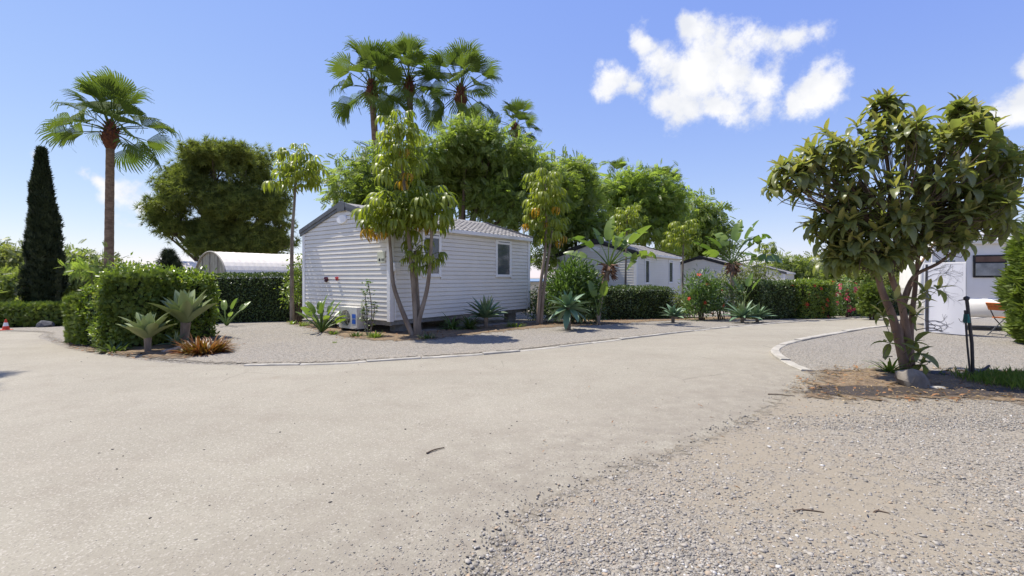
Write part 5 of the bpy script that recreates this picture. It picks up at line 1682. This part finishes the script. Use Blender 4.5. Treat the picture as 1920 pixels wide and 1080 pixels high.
HG = 'hedges round the left plot'
hedge_f('hedge', 'low clipped feathery hedge end at the left, nearest the road bend', (122, 642), (150, 650), .9, 1.00, M_THUJA, (SPRAY, SPRAYF), .085, 1300, 2, 1.10, HG, rough=.06, upright=.7)
hedge_f('hedge', 'light glossy-leaved hedge section right of the low feathery end', (150, 650), (198, 656), .9, 1.22, M_GLOSSY, (LEAF, LEAFF), .080, 1100, 3, 1.32, HG, rough=.10)
hedge_f('hedge', 'tall clipped feathery hedge section behind the smaller agave', (190, 655), (285, 652), 1.2, 1.44, M_THUJA, (SPRAY, SPRAYF), .10, 1000, 4, 1.46, HG, rough=.06, upright=.7)
hedge_f('hedge', 'thick glossy-leaved hedge corner behind the larger agave', (266, 650), (408, 632), 1.0, 1.50, M_GLOSSY, (LEAF, LEAFF), .105, 1000, 5, 1.46, HG, rough=.17, upright=.2, rnd_top=.12)
hedge_f('hedge', 'long dark clipped hedge behind the gravel, below the polytunnels', (372, 608), (556, 603), 1.0, 1.72, M_HEDGE, (LEAF, LEAFF), .085, 700, 6, 1.72, HG, rough=.03, upright=.4)
hedge_f('hedge', 'clipped hedge across the road at the far left, by the traffic cone', (-150, 619), (100, 613), .9, .86, M_THUJA, (SPRAY, SPRAYF), .15, 330, 7, .86, HG, rough=.04, upright=.7)
hedge_f('hedge', 'low dark hedge in front of the second grey cabin', (1100, 601), (1262, 598), 1.0, 1.20, M_HEDGE, (LEAF, LEAFF), .085, 700, 8, 1.22, 'hedges along the drive', rough=.06)
hedge_f('hedge', 'dark clipped hedge along the far drive, left of the red-flowered one', (1425, 600), (1512, 597.5), 1.2, 1.45, M_HEDGE, (LEAF, LEAFF), .085, 700, 9, 1.42, 'hedges along the drive', rough=.05)
hedge_f('hedge', 'lighter hedge dotted with red flowers at the bend of the drive', (1506, 598.5), (1566, 597), 1.3, 1.45, M_GLOSSY, (LEAF, LEAFF), .10, 800, 10, 1.45, 'hedges along the drive', flowers=(26, M_FLOWER_R, .085), rough=.08)
hedge_f('hedge', 'dark hedge behind the bougainvillea at the end of the drive', (1590, 594), (1720, 590), 1.2, 1.25, M_HEDGE, (LEAF, LEAFF), .10, 500, 11, 1.3, 'hedges along the drive', rough=.08)

# ------------------------------------------------------------------ bushes
Y = 15.6
bush('oleander', 'full green oleander bush between the first and second cabins', GX(1075, Y), [LB(1075, 520, Y, 32, 30), LB(1052, 538, Y, 26, 26), LB(1098, 535, Y, 24, 26), LB(1075, 560, Y, 45, 32)], 1500, (LEAFN, LEAFF), .20, M_OLEA, seed=61, per=3, spread=.10, gap=.05, shell=(.4, 1.05), droop=-.5, stems=10)
bush('dark_shrub', 'dark shrub at the far corner of the nearest cabin, behind the two-stemmed umbrella tree', GX(1012, 17.2), [LB(1002, 572, 17, 16, 28), LB(1028, 570, 17, 22, 32)], 700, (LEAF, LEAFF), .11, M_HEDGE, seed=62, per=3, spread=.1, gap=.05, shell=(.3, 1.05))
bush('dark_shrub', 'shaded undergrowth behind the grey agave by the drive', GX(1090, 15.2), [LB(1055, 580, 15.2, 35, 22), LB(1100, 580, 15.2, 30, 24)], 700, (LEAF, LEAFF), .10, M_HEDGE, seed=66, per=3, spread=.1, gap=.05, shell=(.3, 1.05))
Y = 17.0
bush('hibiscus', 'tall bush with a few red flowers before the third cabin', GX(1315, Y), [LB(1312, 535, Y, 26, 24), LB(1330, 560, Y, 26, 32), LB(1305, 570, Y, 22, 26)], 900, (LEAFN, LEAFF), .17, M_OLEA, (7, M_FLOWER_R, .075), seed=63, per=3, spread=.1, gap=.05, shell=(.4, 1.05), droop=-.2)
bush('dark_shrub', 'dark rounded shrub between the red-flowered bush and the tall paddle-leaf plant', GX(1352, 17.6), [LB(1350, 560, 17.6, 26, 36)], 600, (LEAF, LEAFF), .10, M_HEDGE, seed=64, per=3, spread=.1, gap=.05, shell=(.3, 1.05))
Y = 19.5
bush('bougainvillea', 'bougainvillea covered in magenta blossom beyond the red-flowered hedge', GX(1590, Y), [LB(1588, 548, Y, 24, 20), LB(1605, 555, Y, 20, 18), LB(1590, 572, Y, 22, 16)], 620, (LEAF, LEAFF), .11, M_OLEA, (46, M_FLOWER_P, .085), seed=65, per=3, spread=.12, gap=.15, shell=(.4, 1.05))
bush('round_thuja', 'small yellowish feathery shrub seen left of the large-leaved tree trunk', GX(1637, 17.5), [LB(1637, 553, 17.5, 20, 20), LB(1637, 578, 17.5, 20, 18)], 900, (SPRAY, SPRAYF), .12, M_THUJA, seed=67, per=3, spread=.06, gap=.02, shell=(.6, 1.0), droop=-.6)
bush('leafy_shrub', 'yellow-green shrub at the back corner of the nearest cabin, by the slender umbrella tree', GX(560, 16.0), [LB(563, 505, 16, 14, 26), LB(556, 545, 16, 13, 38)], 420, (LEAF, LEAFF), .11, M_GLOSSY, seed=68, per=3, spread=.1, gap=.1, shell=(.4, 1.05))
bush('leafy_shrub', 'wild shoots rising above the thick glossy hedge corner', GX(285, 11.2), [LB(275, 512, 11.2, 55, 8), LB(262, 498, 11.2, 14, 10), LB(235, 504, 11.2, 14, 8), LB(370, 516, 11.2, 28, 8)], 260, (LEAF, LEAFF), .10, M_GLOSSY, seed=69, per=3, spread=.07, gap=.1, shell=(.2, 1.1), droop=-.5, stems=12)
bush('leafy_shrub', 'olive shrub leaning behind the tall paddle-leaf plant on the drive', GX(1410, 20), [LB(1400, 508, 20, 30, 24), LB(1430, 520, 20, 24, 22), LB(1362, 532, 20, 24, 26), LB(1405, 550, 20, 30, 28)], 800, (LEAF, LEAFF), .13, M_FAR, seed=70, per=3, spread=.14, gap=.1, shell=(.3, 1.05))
bush('leafy_shrub', 'light shrub under the roof end of the second cabin', GX(1275, 19), [LB(1268, 570, 19, 20, 22), LB(1290, 578, 19, 16, 20)], 420, (LEAFN, LEAFF), .2, M_FAR, seed=71, per=2, spread=.12, gap=.1, shell=(.3, 1.05))
tp = GX(1972, 9.6)
root = thing('thuja_tree', 'feathery conifer cut off by the right edge of the photograph', 'tree', tp, 0)
n = 5200; t = rng.random(n) ** .9; ang = rng.uniform(0, 2 * PI, n); rad = np.interp(t, [0, .15, .5, .85, 1], [.30, .46, .50, .34, .12])
P = np.column_stack([np.cos(ang) * rad, np.sin(ang) * rad, t * 2.75 + .02]); P[:, :2] *= (.55 + .5 * rng.random(n) + .30 * wob(P, 3.2, 2))[:, None]
d = np.column_stack([np.cos(ang) * .8, np.sin(ang) * .8, np.full(n, .5)]) + rng.normal(0, .45, (n, 3))
V, Fc, r = scatter(SPRAY, SPRAYF, P, frames(d, rng.normal(0, 1, (n, 3))), rng.uniform(.14, .36, n))
link('crown', mesh_arrays('crown', V, Fc, False, r), root, (0, 0, 0), M_THUJA)
MB().tube([(0, 0, -.1), (0, 0, 1.3), (0, 0, 2.5)], [.07, .05, .01], 8).build('trunk', M_BARK, root)

# ------------------------------------------------------------------ agaves, paddle-leaf plants, small plants
p = G(277, 661); agave('smaller pale green agave on a short stem before the left hedge', p, .30, 24, 1.05, AG, (.0, 0), 3, .42)
p = G(346, 648); agave('larger pale agave on a leaning stem at the left hedge corner', p, .50, 24, 1.38, AG, (.06, -.05), 5, .55, .085)
p = G(911, 616); agave('green agave with narrow leaves against the long wall of the nearest cabin', p, .34, 36, 1.45, AG3, (0, 0), 7, .05)
p = G(1066, 620); agave('large grey-green agave before the oleander', p, .62, 30, 1.25, AG2, (0, 0), 9, -.75, .07)
p = G(1392, 606); agave('silvery agave at the road edge below the second paddle-leaf plant, left of a pair', p, .22, 34, 1.35, AG3, (0, 0), 11, .0)
p = G(1420, 605); agave('silvery agave at the road edge, right of a pair', p, .20, 30, 1.15, AG3, (0, 0), 13, .0)
p = G(1262, 606); agave('small blue-green agave at the end of the low dark hedge', p, .25, 24, .95, AG2, (0, 0), 15, .0)
p = G(330, 652); agave('small shaded agave rosette between the two pale agaves', p, .08, 14, .62, AG3, (0, 0), 17, .1, .03)

p = G(603, 624); paddle_plant('clump of strelitzia with stiff leaves beside the air conditioner', p, None, 17, PADS, 1.45, .45, 1.0, 5, group=None)
Y = 15.4; p = GX(1120, Y)
paddle_plant('tall paddle-leaf plant with torn leaves and a brown dead skirt, before the second cabin', p, [GX(1120, Y), A(1128, 550), A(1142, 500)], 10, PAD, 1.5, .25, .95, 7, dead=1, azs=[1.2, -.4, 2.2, -1.2, .2, 3.4, -.8, .5, 2.8, -.1, -1.6])
p = GX(1123, 14.6); paddle_plant('young paddle-leaf plant with two broad leaves below the torn one', p, [p, AT(1122, 590, 14.6)], 4, [PAD[2], PAD[0]], 1.45, .9, .62, 9, azs=[.4, 2.6, -1.2, 1.2])
Y = 17.8; p = GX(1374, Y)
paddle_plant('second tall paddle-leaf plant, its leaves fanned against the sky', p, [GX(1374, Y), A(1372, 540), A(1374, 495)], 10, PAD, 1.45, .2, .95, 12, dead=1, azs=[.4, 2.3, -.6, .1, 3.3, -.2, 2.9, .3, 3.6, -.5, 3.0])
p = GX(1396, 16.9); paddle_plant('young bright paddle-leaf plant above the silvery agaves', p, [p, AT(1394, 570, 16.9)], 5, [PAD[2], PAD[0]], 1.4, .6, .62, 14, azs=[.3, 2.4, -.6, 3.2, 1.2])
p = G(425, 612); paddle_plant('young strelitzia shoots in the shade of the long dark hedge', p, None, 6, PADS, 1.3, .5, 1.1, 16, group=None)
p = G(440, 606)
tuft_plant('bronze_clump', 'bronze and orange strap-leaved clump at the end of the left soil bed', G(385, 662), 300, .40, .017, M_RED_PL, 1.0, 4, r=.36, arch=.5)
tuft_plant('cycad', 'small arching cycad by the long wall of the nearest cabin', G(847, 618), 70, .70, .016, M_OLEA, 1.0, 5, arch=.9)
tuft_plant('strap_plant', 'dark spiky plant between the cycad and the green agave', G(880, 618), 56, .58, .026, M_HEDGE, 1.0, 6, arch=.6)
tuft_plant('strap_plant', 'lily tuft growing at the foot of the large-leaved tree', G(1668, 700), 34, .36, .016, M_GRASS, 1.0, 7, arch=.7)
tuft_plant('strap_plant', 'pale green tuft at the foot of the slender umbrella tree', G(548, 609), 26, .28, .022, M_GLOSSY, 1.0, 8, arch=.8)
tuft_plant('strap_plant', 'shaded broad tuft under the thick glossy hedge corner', G(215, 660), 60, .30, .02, M_HEDGE, 1.0, 9, r=.2)
tuft_plant('weed', 'bright green weed tuft below the white corner post of the nearest cabin', G(703, 634), 90, .22, .010, M_GRASS, .9, 10, r=.14, arch=.4)
tuft_plant('weed', 'yellowish weed tuft at the left foot of the air conditioner', G(625, 628), 60, .16, .009, M_GRASS, .9, 11, r=.10, arch=.5)
tuft_plant('weed', 'weeds round the stems of the corner umbrella tree', G(800, 636), 60, .18, .012, M_HEDGE, .9, 12, r=.16, arch=.5)
tuft_plant('weed', 'dry grass tuft at the back corner of the nearest cabin', G(568, 612), 60, .20, .010, M_GRASS, .9, 13, r=.16, arch=.5)
tuft_plant('weed', 'grassy weeds under the long wall of the nearest cabin, right of the green agave', G(965, 614), 70, .24, .010, M_GRASS, .9, 15, r=.25, arch=.5)
tuft_plant('weed', 'low weeds between the air conditioner and the tall thin succulent', G(668, 632), 70, .16, .012, M_HEDGE, .9, 16, r=.14, arch=.5)
tuft_plant('weed', 'lone tiny weed in the gravel before the nearest cabin', G(627, 644), 22, .08, .006, M_GRASS, .9, 14, r=.04)

# tall thin succulent by the air conditioner
p = G(692, 630); Y = p.y
root = thing('succulent', 'tall thin-stemmed succulent with rosettes beside the air conditioner', 'plant', p, 0)
rs = random.Random(3)
for (x0, pts) in ((0, ((690, 632), (688, 590), (684, 548))), (1, ((694, 632), (697, 580), (690, 530))), (2, ((690, 632), (680, 600), (682, 575))), (3, ((692, 632), (700, 600), (702, 572)))):
    L = spline([AT(x, y, Y) - p for x, y in pts], 5); MB().tube(L, list(np.linspace(.014, .009, len(L))), 6).build('stem', M_BARK_PALE, root)
    V_ = []
    for qi, q in enumerate(L[3:]):
        for _ in range(2 if qi < len(L) - 4 else 8):
            k = 7; a = rng.uniform(0, 2 * PI, k); e = np.array(q) + rng.normal(0, .045, 3)
            d = np.column_stack([np.cos(a), np.sin(a), rng.uniform(.1, .9, k)]); V_.append(scatter(LEAF, LEAFF, np.repeat(e[None], k, 0), frames(d, np.repeat([[0, 0, 1.]], k, 0)), rng.uniform(.05, .085, k)))
    V, Fc, r = join(V_); tag(link('rosette_mass', mesh_arrays('rosette_mass', V, Fc, False, r), root, (0, 0, 0), M_OLEA), kind='stuff')

# ------------------------------------------------------------------ the large-leaved tree on the right
def loq_leaf(L, w, bend, seed, mat):
    V, Fc = blade(L, lambda t: w * (math.sin(PI * min(1, .03 + t * .97) ** .85) ** .75) + .0008, lambda t: (t * math.cos(bend * t * .8), .10 * t - math.sin(bend * t) * t * .62), .30, 7, 2)
    i = np.arange(len(V)) // 5; s = np.abs(np.arange(len(V)) % 5 - 2) / 2
    V[:, 2] += .006 * (i % 2) * np.where(s > 0, 1, .2) * (1 - np.abs(i - 3.5) / 5)     # raised ribs between the side veins
    me = mesh_arrays('leaf', V, Fc, True); me.materials.append(mat); return me, V, Fc


LQ = [loq_leaf(.25, .040, .45, 1, M_LOQ), loq_leaf(.28, .044, .85, 2, M_LOQ), loq_leaf(.23, .038, 1.15, 3, M_LOQ)]
LQN = [loq_leaf(.16, .024, .1, 4, M_LOQ_NEW), loq_leaf(.19, .030, .3, 5, M_LOQ_NEW)]
lb = G(1697, 700); Y = lb.y
root = thing('loquat_tree', 'broad large-leaved loquat tree with several stems on the right', 'tree', lb, 0)
for L_, r0, r1 in (([A(1700, 706), A(1688, 650), A(1672, 590), A(1652, 540), A(1640, 480, .1), A(1622, 400, .1), A(1590, 340, 0)], .070, .018),
                   ([A(1706, 706, .1), A(1702, 640, .1), A(1690, 570, .1), A(1672, 520, .1), A(1662, 450, .2), A(1668, 360, .2), A(1655, 240, .2)], .060, .014),
                   ([A(1712, 706, .05), A(1708, 620, .15), A(1716, 540, .2), A(1722, 480, .2), A(1740, 400, .2), A(1790, 300, .1)], .042, .014),
                   ([A(1690, 575, .1), A(1712, 520, .15), A(1765, 490, .1), A(1820, 440, .0), A(1860, 380, 0)], .032, .012),
                   ([A(1698, 700, .05), A(1690, 630, .1), A(1700, 560, .25), A(1735, 480, .5), A(1800, 400, .6)], .035, .012),
                   ([A(1640, 480, .1), A(1590, 430, -.1), A(1520, 370, -.1), A(1460, 335, 0)], .022, .008),
                   ([A(1662, 450, .2), A(1700, 380, -.3), A(1720, 300, -.4)], .020, .008),
                   ([A(1652, 540), A(1620, 460, .4), A(1600, 380, .6)], .022, .008)):
    L = spline([Vector(q) - lb for q in L_], 6); MB().tube(L, list(np.linspace(r0, r1, len(L))), 9).build('stem', M_LOQBARK, root)
lobes = [LB(1560, 305, Y, 62, 62, 75), LB(1488, 338, Y, 42, 34, 45), LB(1655, 265, Y, 62, 52, 80), LB(1775, 275, Y, 72, 58, 80), LB(1855, 325, Y, 52, 52, 60), LB(1615, 390, Y, 72, 68, 95), LB(1715, 385, Y, 90, 80, 105), LB(1815, 390, Y, 68, 55, 85), LB(1555, 420, Y, 42, 42, 55),
         LB(1590, 450, Y, 40, 36, 60), LB(1655, 202, Y, 18, 28, 20), LB(1808, 212, Y, 28, 24, 25), LB(1885, 300, Y, 25, 30, 30), LB(1740, 450, Y, 60, 30, 70), LB(1580, 488, Y, 36, 26, 40), LB(1640, 478, Y, 48, 28, 50), LB(1860, 420, Y, 40, 25, 45)]
cen = np.array(AT(1680, 400, Y)); rs = random.Random(77); ros = []
for (c, r), k in zip(lobes, (20, 12, 20, 22, 13, 22, 28, 20, 9, 10, 5, 6, 5, 12, 9, 10, 6)):
    for _ in range(int(k * 1.85)):
        d = np.array([rs.gauss(0, 1), rs.gauss(-.25, 1), rs.gauss(.2, .9)]); d /= np.linalg.norm(d); q = rs.uniform(.45, 1.05)
        ros.append(np.array(c) + d * np.array(r) * q)
for (x, y, dy) in ((1725, 560, -.2), (1735, 545, -.1), (1715, 590, .1), (1680, 560, -.3), (1655, 590, -.2), (1722, 660, -.25), (1730, 680, -.2), (1718, 640, -.1), (1760, 540, .2), (1670, 640, -.3)):
    ros.append(np.array(AT(x, y, Y + dy)))
leaves = []
tw = MB()
for p in ros:
    low = p[2] < 1.4
    o = p - cen; o[2] *= .8; o = o / (np.linalg.norm(o) + 1e-6) * .55 + np.array([0, 0, .75]) + np.array([rs.gauss(0, .2), rs.gauss(0, .2), 0]); o /= np.linalg.norm(o)
    x = np.cross(o, [0.3, .9, .1]); x /= np.linalg.norm(x); y = np.cross(o, x); nl = rs.randrange(7, 11) if not low else rs.randrange(6, 9)
    for k in range(nl):
        t = (k + .5) / nl; az = k * 2.39996 + rs.uniform(-.3, .3); th = .25 + 1.55 * t ** .8 + rs.uniform(-.2, .2)
        d = o * math.cos(th) + (x * math.cos(az) + y * math.sin(az)) * math.sin(th); d[2] -= .25 * t
        young = t < .30
        m = rs.choice(LQN) if young else rs.choice(LQ); s = rs.uniform(.8, 1.4) * (1.0 if not low else .85)
        leaves.append((p - o * .05 * t, d, o * .5 + np.array([0, 0, .8]), m, s))
    e = Vector(p - np.array(lb)); b0 = e - Vector(o) * .28
    cc = Vector(cen - np.array(lb)) if not low else Vector((.0, .1, e.z - .05)); m0 = b0.lerp(cc, .28); m0.z -= .06
    tw.tube(spline([b0.lerp(cc, .55) - Vector((0, 0, .12)), m0, b0, e], 3), list(np.linspace(.007, .0035, 10)), 4)
tag(tw.build('twig_mass', M_BARK, root), kind='stuff')
leaves.sort(key=lambda l: l[0][1])
rest = {}
for k, (p, d, nn, m, s) in enumerate(leaves):
    R = frames(np.array([d]), np.array([nn]))[0]
    if k < 290:
        o = bpy.data.objects.new('leaf', m[0]); COL.objects.link(o); o.parent = root; o.location = Vector(p) - lb
        o.rotation_euler = Matrix(R.tolist()).to_euler(); o.scale = (s, s, s)
    else:
        rest.setdefault(m[0].materials[0].name, []).append(scatter(m[1], m[2], (p - np.array(lb))[None], R[None], s))
for mn, L in rest.items():
    V, Fc, r = join(L); tag(link('leaf_mass', mesh_arrays('leaf_mass', V, Fc, True, r), root, (0, 0, 0), bpy.data.materials[mn]), kind='stuff')

# ------------------------------------------------------------------ litter and grass
def litter(name, label, n, box, size, mat, off, poly=None, flat=.35):
    (x0, x1, y0, y1) = box; P = np.column_stack([rng.uniform(x0, x1, n), rng.uniform(y0, y1, n)])
    if poly is not None: P = P[inside(P, poly)]
    n = len(P); a = rng.uniform(0, 2 * PI, n)
    pos = np.column_stack([P, gz(P[:, 0], P[:, 1]) + off + .012]); d = np.column_stack([np.cos(a), np.sin(a), rng.normal(0, flat, n)]); u = np.column_stack([rng.normal(0, flat, (n, 2)), np.ones(n)])
    V, Fc, r = scatter(LEAF if size > .05 else LEAFN, LEAFF, pos, frames(d, u), size * rng.uniform(.5, 1.3, n))
    tag(link(name, mesh_arrays(name, V, Fc, False, r), None, (0, 0, 0), mat), label, 'litter', kind='stuff')


M_LITTER = leafmat('dead_leaf_litter', (.16, .075, .035), (.36, .20, .10), (.48, .38, .26), .8, .2, .1, 9)
M_STRAW = leafmat('straw', (.26, .18, .09), (.44, .32, .17), None, .8, .2, .1, 9)
SR = [tuple(q) for q in SOIL_R[:-1]]; SLp = [tuple(q) for q in SOIL_L[:-1]]; SHp = [tuple(q) for q in SOIL_H[:-1]]
litter('leaf_litter', 'dead brown leaves on the soil under the large-leaved tree', 800, (3.5, 10, 5.2, 8), .065, M_LITTER, .026, SR)
litter('straw', 'fine dry straw on the soil under the large-leaved tree', 3500, (3.5, 10, 5.2, 8), .04, M_STRAW, .026, SR, .2)
litter('leaf_litter', 'dead leaves on the soil of the left hedge bed', 900, (-11, -4, 7.5, 12), .07, M_LITTER, .026, SLp)
litter('leaf_litter', 'dead leaves along the foot of the nearest cabin', 2600, (-8, 9, 9, 18), .07, M_LITTER, .026, SHp)
litter('fallen_leaf', 'a few dry leaves blown about the gravel lot', 60, (0, 6, 2.5, 6), .05, M_LITTER, .018)
n = 5200; c = G(1905, 722); P = np.column_stack([rng.normal(c.x + .35, .42, n), rng.normal(c.y, .24, n)]); P = P[(P[:, 1] > 5.75) & (P[:, 0] > 6.0)]; n = len(P)
pos = np.column_stack([P, np.full(n, .02)]); d = np.column_stack([rng.normal(0, .35, (n, 2)), np.ones(n)])
V, Fc, r = scatter(LEAFN * np.array([1, .42, 1]), LEAFF, pos, frames(d, rng.normal(0, 1, (n, 3))), rng.uniform(.05, .15, n))
tag(link('grass', mesh_arrays('grass', V, Fc, False, r), None, (0, 0, 0), M_GRASS), 'patch of green grass on the soil at the right edge', 'grass', kind='stuff')
for k, (a_, b_, lab) in enumerate((((800, 853), (833, 842), 'crooked dry twig lying on the middle of the road'), ((1488, 963), (1545, 965), 'thin straight twig on the gravel lot'), ((1640, 965), (1668, 967), 'short reddish twig on the gravel lot'), ((1440, 741), (1490, 745), 'flat dry stick at the near edge of the dark soil'))):
    q0, q1 = G(*a_), G(*b_); z = .014; L = spline([(0, 0, z), ((q1 - q0).x * .4, (q1 - q0).y * .4 + .02, z + .002), ((q1 - q0).x, (q1 - q0).y, z)], 4)
    tag(MB().tube(L, list(np.linspace(.007, .004, len(L))), 5).tube([L[3], L[3] + np.array([.03, .02, .0])], [.004, .002], 4).build('twig', M_TWIG, None, q0), lab, 'twig')
